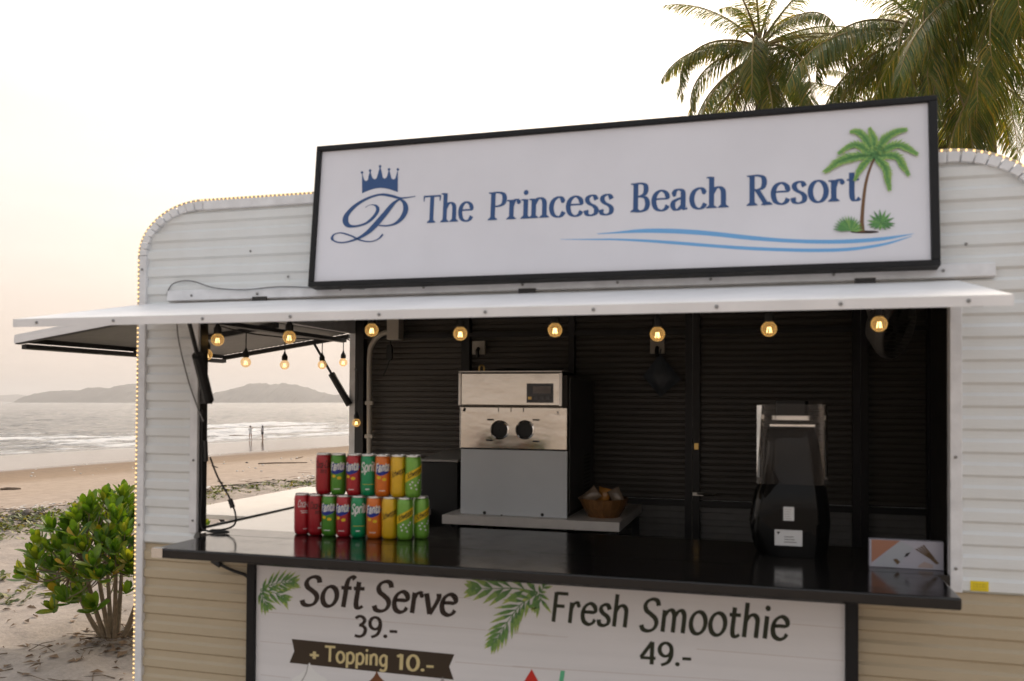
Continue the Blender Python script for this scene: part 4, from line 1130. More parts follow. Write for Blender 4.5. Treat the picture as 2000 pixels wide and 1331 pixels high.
upper = [(627, 'zero', 'crimson cola can with black script at left end of the upper row'), (655, 'green', 'leaf green fruit soda can in the upper row'), (686, 'berry', 'bright red fruit soda can with blue band in the upper row'), (714, 'emer', 'emerald lemon soda can with big white lettering in the upper row'),
         (743, 'orange', 'orange fruit soda can in the upper row'), (773, 'yellow', 'yellow tonic can with slanted black script in the upper row'), (802, 'lime', 'lime green can with yellow diagonal band at the end of upper row')]
turn = dict(cola=.25, zero=-.15, zero2=.1, green=-.30, berry=-.35, emer=.0, orange=-.2, yellow=.0, lime=.05)
def put_can(kind, p, label, dr=0.0):
    rz = math.atan2(-p.x, p.y + DIST) + turn[kind] + dr
    if kind not in protos:
        protos[kind] = c = make_can(label, *specs[kind]); c.matrix_world = TM @ Matrix.Translation(p) @ Matrix.Rotation(rz, 4, 'Z')
    else: copy_thing(protos[kind], p, label, rz=rz)
xs = [Vector(at(1, .098 - CR * .8, px, 1000)).x for px, _, _ in lower]
for (px, kd, lb_), x in zip(lower, xs): put_can(kd, Vector((x, .098, .0002)), lb_)
put_can('lime', Vector((xs[-1] + .040, .146, .0002)), 'lime green can tucked behind the front end of lower row', .35)
for px, kd, lb_ in upper:
    x = Vector(at(1, .098 - CR * .8, px, 925)).x
    put_can(kd, Vector((x, .098 + random.uniform(-.003, .003), CH + .0006)), lb_, random.uniform(-.15, .15))

# ------------------------------------------------------------------ soft serve machine on its table
TB = thing('back_table', 'white topped table under the soft serve machine at the back', 'table', (-1.0, 1.3, ZB + .03))
TBB = (-1.0, 1.3, ZB + .03)
TT = -.028
mb = MB(); mb.box(-1.385, -.595, .945, 1.63, TT - .040, TT); mb.build('table_top', mat('pale_table_laminate', (.76, .72, .68), .4, var=.06), TB, TBB, bevel=.002)
for x in (-1.36, -.62):
    for y in (.97, 1.60): mb = MB(); mb.box(x - .015, x + .015, y - .015, y + .015, ZB + .031, TT - .0455); mb.build('leg', M_BLACK, TB, TBB)
mb = MB(); mb.box(-1.34, -.64, .975, 1.6, ZB + .25, ZB + .27); mb.build('shelf', M_DARK, TB, TBB)
MY = 1.0
def mz(py): return at(1, MY, 1000, py).z
def mx_(px): return at(1, MY, px, 860).x
IB = (-1.08, 1.3, TT)
IC = thing('soft_serve_machine', 'stainless soft serve machine with two round black ports and grey lower panel', 'ice cream machine', IB)
zt, zh, zm = mz(728), mz(794.5), mz(878)
xa, xb, xc, xd = mx_(896.5), mx_(1098), mx_(900), mx_(1108)
def ib(name, x0, x1, y0, y1, z0, z1, m_, parent=IC, bv=.002):
    mb = MB(); mb.box(x0, x1, y0, y1, z0, z1); return mb.build(name, m_, parent, IB, bevel=bv)
ib('cabinet', xc + .012, xd - .004, MY + .014, MY + .60, TT + .0005, zt - .012, M_DARK)
ib('side_panel', xd - .0035, xd + .001, MY + .05, MY + .59, TT + .02, zt - .02, mat('dark_steel_side', (.10, .10, .10), .35, metal=.6))
hp = ib('head_panel', xa + .012, xb, MY - .012, MY + .013, zh + .002, zt, M_STEEL, bv=.006)
ib('head_trim', xa, xa + .0115, MY - .014, MY + .02, zh + .002, zt + .001, M_STEEL2, bv=.003)
ib('head_trim', xb - .012, xb + .001, MY - .0145, MY - .0125, zh + .004, zt - .003, M_STEEL2, hp, bv=.0005)
ib('top_lip', xa + .001, xb + .001, MY - .015, MY + .02, zt + .0015, zt + .007, M_STEEL2, bv=.001)
fp = ib('face_panel', xc, xd - .001, MY - .004, MY + .0135, zm, zh - .0015, M_STEEL, bv=.004)
lp = ib('lower_panel', xc + .001, xd, MY - .001, MY + .0135, TT + .001, zm - .003, M_FILM, bv=.002)
ib('panel_edge', xc - .004, xc - .0005, MY - .004, MY + .02, zm, zh - .002, M_STEEL2, bv=.001)
def mp(px, py, y=MY - .005): return Vector(at(1, y, px, py))
p0, p1 = mp(1029.5, 787), mp(1081.5, 749.5)
cpn = ib('control_display', p0.x, p1.x, MY - .0155, MY - .0125, p0.z, p1.z, M_SCREEN, hp, bv=.001)
a, b = mp(1042, 769), mp(1077, 755); ib('readout', a.x, b.x, MY - .0162, MY - .0157, a.z, b.z, mat('readout_glass', (.16, .13, .11), .2), hp, bv=0)
for i in range(4):
    a = mp(1036 + i * 11.5, 778); ib('button', a.x - .008, a.x + .008, MY - .0165, MY - .0157, a.z - .006, a.z + .006, mat('button_grey', (.10, .10, .11), .3) if i else M_BRASS, hp, bv=.001)
for px in (976.5, 1025.5):
    c = mp(px, 840); c.y = MY - .0045
    mb = MB(); mb.lathe([(.0425, 0), (.0425, .006), (.037, .0075), (.0365, .001)], c, 30, axis=Vector((0, -1, 0)), cap=False); o = mb.build('port_rim', M_CHROME, fp, IB, smooth=True)
    mb = MB(); mb.lathe([(.0362, .0015), (.030, .003), (.012, .002), (.001, .004)], c, 24, axis=Vector((0, -1, 0)), cap=False); mb.build('port', M_RUBBER, fp, IB, smooth=True)
for px, py in ((958, 820), (956, 860), (1047, 820.5), (1047, 862)):
    c = mp(px, py); mb = MB(); mb.tube([(c.x - .013, MY - .010, c.z), (c.x + .013, MY - .012, c.z - .001)], .0035, 6); mb.build('stud', M_BLACK, fp, IB)
for px in (973.5, 998, 1022.5):
    c = mp(px, 800); mb = MB(); mb.box(c.x - .0018, c.x + .0018, MY - .0055, MY - .0043, c.z - .011, c.z + .008); mb.build('slot', M_BLACK, fp, IB)
c = mp(908, 799); mb = MB(); mb.tube([(c.x, MY - .008, c.z + .003), (c.x - .005, MY - .012, c.z - .010)], .004, 6); mb.build('latch', M_RUBBER, fp, IB)
c = mp(1089, 806); mb = MB(); mb.quad((c.x - .004, MY - .0048, c.z - .004), (c.x + .006, MY - .0048, c.z - .004), (c.x + .001, MY - .0048, c.z + .008)); mb.box(c.x - .012, c.x + .012, MY - .0050, MY - .0043, c.z - .0095, c.z - .0075); mb.build('maker_mark', I_GREY, fp, IB)
for px, py in ((946, 1002), (1059, 1006), (980, 1008)):
    c = mp(px, py, MY - .002); mb = MB(); mb.lathe([(.0075 if px != 980 else .005, 0), (.006, .004)], (c.x, MY - .0012, c.z), 12, axis=Vector((0, -1, 0))); mb.build('stud', M_BLACK, lp, IB)
mb = MB()
mb.loft([[(x, y, z) for x, y, z in ((xa + .05 + k_ * .34, MY + .05, zt + .002), (xa + .05 + k_ * .34, MY + .45, zt + .002), (xa + .05 + k_ * .34, MY + .42, zt + h_), (xa + .05 + k_ * .34, MY + .08, zt + h_))] for k_, h_ in ((0, .006), (.2, .016), (.45, .022), (.8, .018), (1.15, .008))]); mb.build('hopper_cover', M_RUBBER, IC, IB)
c = mp(936, 722); mb = MB(); mb.tube(spline([(c.x - .012, MY + .03, zt + .008), (c.x - .010, MY + .03, zt + .028), (c.x, MY + .03, zt + .034), (c.x + .010, MY + .03, zt + .028), (c.x + .012, MY + .03, zt + .008)], 5), .004, 8); mb.build('ring_pull', M_BRASS, IC, IB)
mb = MB()
for i in range(12): mb.box(xd + .0012, xd + .003, MY + .36, MY + .50, .02 + i * .018, .028 + i * .018)
mb.build('side_vent', M_BLACK, IC, IB)

# wooden bowl of wrapped snacks on the table
b0, b1 = at(1, 1.12, 1132, 1000), at(1, 1.12, 1228, 1000)
BC = Vector(((b0.x + b1.x) / 2, 1.12, TT)); BR = (b1.x - b0.x) / 2
BW = thing('snack_bowl', 'round slatted wooden bowl of wrapped snacks on the white table', 'bowl', BC)
for i in range(18):
    a0, a1 = 2 * PI * (i + .02) / 18, 2 * PI * (i + .98) / 18
    mb = MB()
    pr = [(BR * .62, .004), (BR * .85, .040), (BR * 1.0, .082), (BR * .93, .082), (BR * .78, .040), (BR * .56, .010)]
    mb.loft([[(r_ * math.cos(a), r_ * math.sin(a), z_) for r_, z_ in pr] for a in (a0, a1)]); mb.build('slat', M_WOOD, BW)
mb = MB(); mb.lathe([(BR * .64, 0.0005), (BR * .66, .006)], (0, 0, 0), 24); mb.build('base', M_WOOD, BW)
snk = ['clear wrapped biscuit pack leaning up from the left of the snack bowl', 'shiny wrapped sweet pack at the right rim of the snack bowl', 'amber wrapped snack pack lying in the middle of the snack bowl']
for i, (dx, dz, rot) in enumerate(((-.55, .085, .9), (.55, .080, -.5), (-.05, .078, .2))):
    t = thing('snack_pack', snk[i], 'snack pack', BC + Vector((dx * BR, -.02 + .02 * i, dz)), 'wrapped snacks in the bowl')
    mb = MB(); q = Matrix.Rotation(rot, 3, 'Y')
    mb.loft([[tuple(q @ Vector((w_ * math.cos(a), h_ * math.sin(a), l_))) for a in [2 * PI * j / 10 for j in range(10)]] for l_, w_, h_ in ((-.045, .030, .001), (-.038, .028, .008), (-.015, .026, .014), (.015, .026, .014), (.038, .028, .008), (.046, .030, .001))])
    mb.build('wrapper', M_PACK if i != 2 else mat('amber_wrapper', (.45, .20, .04), .2, var=.4, vscale=30), t, smooth=True)

# dark fridge box at the left of the machine
f0, f1 = at(1, 1.25, 822, 897), at(1, 1.25, 893, 900)
FBX = Vector(((f0.x + f1.x) / 2, 1.42, ZB + .03))
FR = thing('storage_box', 'black storage box with grey lid behind the stack of drink cans', 'storage box', FBX)
hw = (f1.x - f0.x) / 2
mb = MB(); mb.box(-hw, hw, -.16, .2, .0005, f0.z - FBX.z - .012); mb.build('body', M_RUBBER, FR, bevel=.006)
mb = MB(); mb.loft([[(x, -.17, f0.z - FBX.z - .0115), (x, .2, f0.z - FBX.z - .0115), (x, .2, f0.z - FBX.z + .03), (x, -.17, f0.z - FBX.z)] for x in (-hw - .004, hw + .004)]); mb.build('lid', M_GREY, FR, bevel=.003)

# blue bag on its hook
hk = Vector(at(1, 1.64, 1291, 696))
mb = MB()
rows = 9; P4 = [at(1, 1.64, *q) for q in ((1289, 690), (1256, 735), (1290, 776), (1330, 741))]
c0 = Vector((0, 0, 0)); cols = 9
top, lft, bot, rgt = [Vector(p) for p in P4]
grid = []
for i in range(rows):
    for j in range(cols):
        u, v = i / (rows - 1), j / (cols - 1)
        p = (top * (1 - u) + lft * u) * (1 - v) + (rgt * (1 - u) + bot * u) * v
        e = (1 - abs(2 * u - 1) ** 3) * (1 - abs(2 * v - 1) ** 3)
        grid.append((p, e * (.022 + .014 * noise.noise((i * .5, j * .7, 3)))))
BG = thing('plastic_bag', 'folded dark blue plastic bag hanging from a wall socket at the back', 'bag', hk)
for sgn in (-1, 1):
    n0 = len(mb.v); mb.v += [tuple(p + Vector((0, sgn * e, 0))) for p, e in grid]
    for i in range(rows - 1):
        for j in range(cols - 1):
            f_ = (n0 + i * cols + j, n0 + i * cols + j + 1, n0 + (i + 1) * cols + j + 1, n0 + (i + 1) * cols + j); mb.f.append(f_ if sgn < 0 else f_[::-1]); mb.m.append(0)
mb.build('bag_body', M_BAG, BG, hk, smooth=True, angle=80)
mb = MB(); mb.tube([tuple(hk + Vector((0, .0, .035))), tuple(top + Vector((0, 0, -.002)))], .003, 6); mb.build('hanging_loop', M_BAG, BG, hk)

# white wall fan under the ceiling at the right
FC = Vector(at(1, 1.0, 1742, 640)); FB = FC
FN = thing('wall_fan', 'pale grey fan tilted down from the ceiling in the right corner', 'fan', FB)
ax = Vector((.80, -.52, -.30)).normalized()
mb = MB(); mb.lathe([(.045, -.085), (.07, -.07), (.115, -.010), (.118, .0)], FC, 28, axis=ax, cap=True); mb.build('housing', M_FAN, FN, FB, smooth=True)
mb = MB(); mb.lathe([(.118, .0005), (.122, .004), (.122, .030), (.116, .034), (.116, .001)], FC, 28, axis=ax, cap=False); mb.build('rim', M_FAN, FN, FB, smooth=True)
q_ = ax.to_track_quat('Z', 'Y').to_matrix()
mb = MB()
for i in range(15):
    y_ = -.105 + .015 * i; w_ = math.sqrt(max(.0001, .115 ** 2 - y_ ** 2))
    mb.tube([FC + q_ @ Vector((-w_, y_, .030)), FC + q_ @ Vector((w_, y_, .030))], .0022, 5)
mb.build('grille', M_FAN, FN, FB)
for i in range(4):
    a = i * PI / 2; mb = MB()
    mb.quad(*[FC + q_ @ Vector((r_ * math.cos(a + d_), r_ * math.sin(a + d_), z_)) for r_, d_, z_ in ((.02, -.3, .010), (.098, -.25, .008), (.098, .45, .020), (.02, .5, .018))]); mb.build('blade', M_DARK, FN, FB)
mb = MB(); mb.tube([tuple(FC - ax * .08), tuple(FC - ax * .10 + Vector((0, .02, .08))), (FC.x - .06, FC.y + .04, 1.099)], .014, 8); mb.build('bracket', M_FAN, FN, FB)

# cables
def cable(name, label, pts, r_=.0035, material=M_CABLE, base=None, group=None):
    b_ = Vector(base or pts[0]); t = thing(name, label, 'cable', b_, group)
    mb = MB(); mb.tube(spline(pts, 8), r_, 6); mb.build('wire', material, t, b_, smooth=True); return t
c = cable('power_cord', 'thin black cord with inline switch hanging on the dark back wall', [at(1, 1.66, *q) for q in ((762, 658), (763, 690), (758, 712), (748, 735))], .0035)
p = at(1, 1.655, 761, 689); mb = MB(); mb.loft([[(p.x + dx * w_, p.y + dy * .010, z_) for dx, dy in ((-1, -1), (1, -1), (1, 1), (-1, 1))] for z_, w_ in ((p.z - .042, .008), (p.z - .03, .015), (p.z + .03, .015), (p.z + .042, .008))]); mb.build('inline_switch', M_RUBBER, c, at(1, 1.66, 762, 658))
cable('lead_wire', 'thin grey wire looping over the flashing on the left of the white header', [(-2.085, -.012, .834), (-2.086, -.014, .865), (-2.06, -.013, .896), (-1.99, -.012, .902), (-1.88, -.028, .872), (-1.76, -.030, .862), (-1.62, -.029, .868), (-1.47, -.028, .860), (-1.30, -.028, .852)], .0024, M_GCABLE)
cable('slack_wire', 'thin dark wire drooping down the white left pier to the strut', [(-2.035, -.03, .80), (-2.035, -.024, .72), (-2.02, -.02, .64), (-1.985, -.02, .53), (-1.945, -.022, .44), (-1.925, -.020, .40)], .0026, M_GCABLE)
CB = (-1.945, .0, .44)
t = cable('counter_cable', 'black cable coiled on the left end of counter by the jamb', [CB, (-1.948, .003, .30), (-1.946, .003, .15), (-1.947, .002, .03), (-1.92, .01, .006), (-1.87, .03, .006), (-1.84, .01, .006), (-1.88, -.01, .006), (-1.92, .02, .008), (-1.88, .045, .010), (-1.835, .04, .03), (-1.832, .04, .07), (-1.86, .04, .13), (-1.90, .03, .20), (-1.925, .02, .27)], .0035)
for a, b in (((-1.855, .04, .120), (-1.843, .041, .090)), ((-1.937, .012, .255), (-1.940, .010, .33))):
    mb = MB(); mb.tube([a, b], .009, 8); mb.build('connector', M_RUBBER, t, CB)
for q in ((-1.875, .037, .155), (-1.89, .033, .18), (-1.91, .027, .235)):
    mb = MB(); mb.tube([(q[0] - .012, q[1], q[2] + .004), (q[0] + .012, q[1], q[2] - .002)], .002, 5); mb.build('cable_tie', M_RUBBER, t, CB)
t = cable('board_cable', 'black cable with plug running under the counter to the menu board', [at(1, -.02, *q) for q in ((416, 1096), (430, 1103), (455, 1115), (478, 1123), (492, 1137), (499, 1146))], .0055)
p = at(1, -.02, 422, 1098); mb = MB(); mb.tube([tuple(p + Vector((-.014, 0, .006))), tuple(p + Vector((.018, 0, -.010)))], .011, 8); mb.build('plug', M_RUBBER, t, at(1, -.02, 416, 1096))
mb = MB(); mb.tube([(-2.36, .70, -.085), (-2.275, .70, -.085)], .013, 10); mb.build('shelf_peg', M_RUBBER, FL)

# ------------------------------------------------------------------ blender in its cover on the counter, seen from behind
BY = .25; BX = .068
def bsec(py, pl_, pr_, dep, yc=BY):
    yf = yc - dep
    a, b = at(1, yf, pl_, py), at(1, yf, pr_, py)
    return a.x, b.x, a.z, yf
def rr(x0, x1, y0, y1, z, r_, n=4):
    out = []
    for cx_, cy_, a0 in ((x1 - r_, y0 + r_, -PI / 2), (x1 - r_, y1 - r_, 0), (x0 + r_, y1 - r_, PI / 2), (x0 + r_, y0 + r_, PI)):
        out += [(cx_ + r_ * math.cos(a0 + PI / 2 * i / n), cy_ + r_ * math.sin(a0 + PI / 2 * i / n), z) for i in range(n + 1)]
    return out
BB = (BX, BY, .0005)
BL = thing('blender', 'glossy black blender with clear cover and white rating stickers on the counter', 'blender', BB)
rings = []
for py, l_, r_, dep, rad in ((1091, 1487, 1608, .110, .02), (1086, 1478, 1619, .114, .03), (1060, 1467, 1624, .116, .035), (1022, 1462, 1627, .117, .04), (985, 1468, 1624, .116, .04), (962, 1474, 1620, .112, .04), (940, 1484, 1614, .100, .04), (909, 1490, 1609, .088, .035), (868, 1494, 1603, .082, .03), (845, 1496, 1597, .078, .028), (836, 1501, 1590, .070, .025)):
    x0, x1, z, yf = bsec(py, l_, r_, dep)
    z = max(z, .0006)
    rings.append([((x0 + x1) / 2 + (x1 - x0) / 2 * math.copysign(abs(math.cos(a)) ** .74, math.cos(a)), BY + dep * math.copysign(abs(math.sin(a)) ** .74, math.sin(a)), z) for a in [2 * PI * (i + .5) / 36 for i in range(36)]])
for i in range(1, len(rings)):
    if rings[i][0][2] <= rings[i - 1][0][2]: rings[i] = [(x, y, rings[i - 1][0][2] + .002) for x, y, z in rings[i]]
mb = MB(); mb.loft(rings); mb.build('base', M_PLASTIC, BL, BB, smooth=True, angle=60)
gm = bpy.data.materials.new('clear_cover'); gm.use_nodes = True; nt = gm.node_tree; b_ = nt.nodes['Principled BSDF']
b_.inputs['Base Color'].default_value = (.75, .70, .66, 1); b_.inputs['Roughness'].default_value = .05; b_.inputs['Metallic'].default_value = .9
tr = nt.nodes.new('ShaderNodeBsdfTransparent'); lw = nt.nodes.new('ShaderNodeLayerWeight'); lw.inputs[0].default_value = .18
mr = nt.nodes.new('ShaderNodeMapRange'); mr.inputs[3].default_value = .02; mr.inputs[4].default_value = .95
mxs = nt.nodes.new('ShaderNodeMixShader'); nt.links.new(lw.outputs['Facing'], mr.inputs[0]); nt.links.new(mr.outputs[0], mxs.inputs[0]); nt.links.new(tr.outputs[0], mxs.inputs[1]); nt.links.new(b_.outputs[0], mxs.inputs[2]); nt.links.new(mxs.outputs[0], nt.nodes['Material Output'].inputs[0])
rings = []
for py, l_, r_, dep, rad in ((945, 1476, 1619, .122, .03), (900, 1478, 1618, .120, .03), (840, 1481, 1617, .118, .03), (800, 1483, 1616, .117, .03), (789, 1484, 1615, .116, .03)):
    x0, x1, z, yf = bsec(py, l_, r_, dep, BY + .01); rings.append(rr(x0, x1, yf, BY + dep, z, rad))
mb = MB(); mb.loft(rings, cap=False); x = rings[-1]; mb.f.append(tuple(len(mb.v) - len(x) + i for i in range(len(x)))); mb.m.append(0)
mb.build('cover', gm, BL, BB, smooth=True, angle=60)
for l_, r_ in ((1483, 1493), (1608, 1616)):  # added chrome strips that stand in for reflections at the clear cover's sides
    a0, a1, b0, b1 = [at(1, BY - .105, *q) for q in ((l_ - 5 if l_ < 1500 else l_ + 2, 932), (r_ - 5 if l_ < 1500 else r_ + 2, 932), (l_, 792), (r_, 792))]
    mb = MB(); mb.loft([[(a0.x, BY - .095, p_[0].z), ((p_[0].x + p_[1].x) / 2, BY - .112, p_[0].z), (p_[1].x, BY - .095, p_[0].z)] for p_ in ((a0, a1), (b0, b1))]); mb.build('cover_reflection', M_CHROME, BL, BB, smooth=True, angle=80)
a, b = at(1, BY - .05, 1507, 824), at(1, BY - .05, 1587, 815)
mb = MB(); mb.loft([rr(a.x, b.x, BY - .055, BY + .05, z_, .02) for z_ in (b.z - .010, b.z - .008, b.z + .001, b.z + .003)]); mb.build('jar_lid', M_STEEL2, BL, BB, smooth=True)
mb = MB(); mb.loft([rr(a.x + .012, b.x - .012, BY - .045, BY + .045, z_, .02) for z_ in (b.z + .0035, b.z + .05)]); mb.build('jar_cap', M_PLASTIC, BL, BB, smooth=True)
a, b = at(1, BY - .09, 1503, 834), at(1, BY - .09, 1592, 829)
mb = MB(); mb.box(a.x, b.x, BY - .092, BY - .080, a.z, b.z); mb.build('front_band', M_CHROME, BL, BB, bevel=.002)
for (l_, t_, r_, bt) in ((1530, 991, 1551, 1017), (1513, 1037, 1567, 1065)):
    dep = .1178 if t_ < 1000 else .1185
    a, b = at(1, BY - dep, l_, bt), at(1, BY - dep, r_, t_)
    mb = MB(); mb.box(a.x, b.x, BY - dep - .0006, BY - dep + .003, a.z, b.z); st_ = mb.build('sticker', mat('rating_sticker', (.62, .63, .64), .4), BL, BB)
    mb = MB(); h_ = b.z - a.z; w_ = b.x - a.x
    for i in range(5 if t_ < 1000 else 3):
        zz = b.z - h_ * (.18 + .17 * i) - (0 if t_ < 1000 else h_ * .25); mb.box(a.x + w_ * (.12 if t_ < 1000 else .35), b.x - w_ * random.uniform(.12, .4), BY - dep - .0010, BY - dep - .0007, zz - h_ * .02, zz + h_ * .02)
    if t_ > 1000: mb.quad((a.x + w_ * .07, BY - dep - .0009, b.z - h_ * .12), (a.x + w_ * .13, BY - dep - .0009, b.z - h_ * .32), (a.x + w_ * .20, BY - dep - .0009, b.z - h_ * .12))
    mb.build('fine_print', I_GREY if t_ < 1000 else I_BLACK, st_, BB)

# little printed card of cutlery on a napkin at the right end of the counter
KY = .06
KB = (.395, KY, .0005)
KD = thing('photo_card', 'boxy card printed with a fork and napkin at the right end of counter', 'display card', KB)
k0 = at(1, KY, 1698, 1053); kx0, kx1, kz1 = k0.x, OR - .004, k0.z
mb = MB(); mb.box(kx0, kx1, KY, KY + .03, .0005, kz1); mb.build('card_body', I_LAV, KD, KB, bevel=.001)
KPL = Plane((kx0, KY - .0003, 0), (1, 0, 0), (0, 0, 1)); kw, kh = kx1 - kx0, kz1
def kpoly(name, pts, ink_, lay): print_mesh(name, [(tuple(Vector((x * kw, .001 + z * (kh - .002))) for x, z in pts), lay)], KPL.at, ink_, KD, KB)
kpoly('wood_print', [(.03, .15), (.42, 1.0), (.03, 1.0)], I_SKIN, 0)
kpoly('napkin_fold_print', [(.05, .06), (.36, 0), (.60, .75), (.42, 1.0)], mat('napkin_grey_print', (.36, .38, .42), .45), 1)
kpoly('napkin_print', [(.36, 0), (1.0, .0), (.99, .25), (.56, .62)], I_LAV, 2)
kpoly('knife_print', [(.32, .30), (.37, .34), (.42, .22), (.38, .12)], I_BRONZE, 3)
kpoly('spoon_print', [(.47, .40), (.50, .55), (.56, .60), (.52, .45)], I_BLACK, 3)
for i in range(4): kpoly('fork_print', [(.62 + i * .032, .72 + i * .05), (.64 + i * .032, .74 + i * .05), (.84 + i * .012, .40 + i * .015), (.82 + i * .012, .38 + i * .012)], I_BRONZE, 3)
kpoly('fork_print', [(.81, .40), (.87, .45), (.94, .24), (.90, .20)], I_BRONZE, 4)
kpoly('label_print', [(.66, .05), (.86, .05), (.86, .18), (.74, .28), (.66, .12)], mat('label_tan_print', (.38, .30, .28), .45), 3)

# yellow sticker on the right pier
a, b = at(1, -.008, 1895, 1154), at(1, -.008, 1931, 1136.5)
YS = thing('yellow_label', 'small yellow plate stuck on the white right pier above the tan', 'label', a)
mb = MB(); mb.box(a.x, b.x, -.0095, -.0070, a.z, b.z); mb.build('plate', M_YELLOW, YS, a, bevel=.0005)
mb = MB(); w_, h_ = b.x - a.x, b.z - a.z
for i, (u0, u1) in enumerate(((.16, .22), (.28, .42), (.48, .56), (.62, .76), (.80, .85))):
    for v in ((.42, .50), (.66, .74)): mb.box(a.x + w_ * u0, a.x + w_ * u1, -.0103, -.0097, a.z + h_ * v[0], a.z + h_ * v[1])
mb.box(a.x + w_ * .1, a.x + w_ * .9, -.0103, -.0097, a.z + h_ * .16, a.z + h_ * .20); mb.build('faded_print', mat('faded_yellow_print', (.42, .32, .02), .5), YS, a)

# ------------------------------------------------------------------ coconut palms behind the trailer
def leaf_mat(name, c1, c2, c3, trans=.45, rough=.4):
    m = bpy.data.materials.new(name); m.use_nodes = True
    nt = m.node_tree; b = nt.nodes['Principled BSDF']; b.inputs['Roughness'].default_value = rough
    ge = nt.nodes.new('ShaderNodeNewGeometry'); oi = nt.nodes.new('ShaderNodeObjectInfo')
    ad = nt.nodes.new('ShaderNodeMath'); ad.operation = 'ADD'
    nt.links.new(ge.outputs['Random Per Island'], ad.inputs[0]); nt.links.new(oi.outputs['Random'], ad.inputs[1])
    fr = nt.nodes.new('ShaderNodeMath'); fr.operation = 'FRACT'; nt.links.new(ad.outputs[0], fr.inputs[0])
    r = nt.nodes.new('ShaderNodeValToRGB')
    r.color_ramp.elements[0].color = (*c1, 1); r.color_ramp.elements[1].color = (*c3, 1); e = r.color_ramp.elements.new(.62); e.color = (*c2, 1)
    nt.links.new(fr.outputs[0], r.inputs[0]); nt.links.new(r.outputs[0], b.inputs['Base Color'])
    tl = nt.nodes.new('ShaderNodeBsdfTranslucent')
    hs = nt.nodes.new('ShaderNodeMix'); hs.data_type = 'RGBA'; hs.blend_type = 'MULTIPLY'; hs.inputs['Factor'].default_value = 1; hs.inputs['B'].default_value = (1.9, 1.5, .55, 1)
    nt.links.new(r.outputs[0], hs.inputs['A']); nt.links.new(hs.outputs['Result'], tl.inputs[0])
    mx = nt.nodes.new('ShaderNodeMixShader'); mx.inputs[0].default_value = trans
    nt.links.new(b.outputs[0], mx.inputs[1]); nt.links.new(tl.outputs[0], mx.inputs[2]); nt.links.new(mx.outputs[0], nt.nodes['Material Output'].inputs[0])
    return m
M_FROND = leaf_mat('palm_frond_leaf', (.055, .105, .018), (.115, .160, .026), (.30, .25, .055), .50)
M_RACHIS = mat('palm_midrib', (.26, .19, .06), .5, var=.3, vscale=6)
M_TRUNKB = mat('palm_bark', (.16, .12, .085), .9, var=.5, vscale=8, bump=.6, bscale=14, stretch=(1, 1, 4))
M_FIBRE = mat('palm_fibre', (.10, .065, .035), .9, var=.5, vscale=20)
M_NUT = mat('coconut_husk', (.16, .13, .04), .5, var=.4, vscale=12)
RP = random.Random(21)
def frond(parent, base, az, el, L, droop, dead=False, fold=.35, leafw=.021, twist=0.0):
    """midrib that arcs out and down with two ranks of drooping leaflets"""
    N = 16; p = Vector((0, 0, 0)); pts = [p.copy()]; e = el
    for i in range(N):
        t = (i + 1) / N
        e -= droop * (.35 + 1.5 * t) / N
        p = p + Vector((math.cos(az) * math.cos(e), math.sin(az) * math.cos(e), math.sin(e))) * (L / N)
        pts.append(p.copy())
    mb = MB(); mb.tube(pts, [.030 * (1 - .9 * i / N) + .004 for i in range(N + 1)], 6)
    f = mb.build('frond', M_RACHIS, parent); f.location = base
    lf = MB(); nl = int(52 * L)
    for i in range(nl):
        t = .14 + .86 * i / (nl - 1)
        k = min(int(t * N), N - 1); q = pts[k].lerp(pts[k + 1], t * N - k)
        d = (pts[k + 1] - pts[k]).normalized()
        side = d.cross(Vector((0, 0, 1)))
        side = side.normalized() if side.length > .05 else Vector((math.sin(az), -math.cos(az), 0))
        up = side.cross(d).normalized()
        ln = L * .235 * (math.sin(PI * min(1, .16 + t * .80)) ** .6) * RP.uniform(.82, 1.08)
        for sg in (-1, 1):
            if RP.random() < (.18 if not dead else .35): continue
            fw = .35 + .75 * t
            o = (side * sg * (1 - fold * .3) + d * fw - up * (fold * RP.uniform(.5, 1.3)) + up * twist * sg).normalized()
            g = Vector((0, 0, -1))
            a = q + o * ln * .45 + g * ln * RP.uniform(.03, .12); b = a + (o * .6 + g * RP.uniform(.2, .75)).normalized() * ln * .55
            w = leafw * RP.uniform(.75, 1.15)
            wd = (d - o * d.dot(o)).normalized() * w * .5
            n0 = len(lf.v)
            lf.v += [tuple(q - wd * .5), tuple(q + wd * .5), tuple(a + wd), tuple(a - wd), tuple(b)]
            lf.f += [(n0, n0 + 1, n0 + 2, n0 + 3), (n0 + 3, n0 + 2, n0 + 4)]; lf.m += [0, 0]
    l_ = lf.build('leaflets', M_FROND if not dead else M_FIBRE, f)
    return f
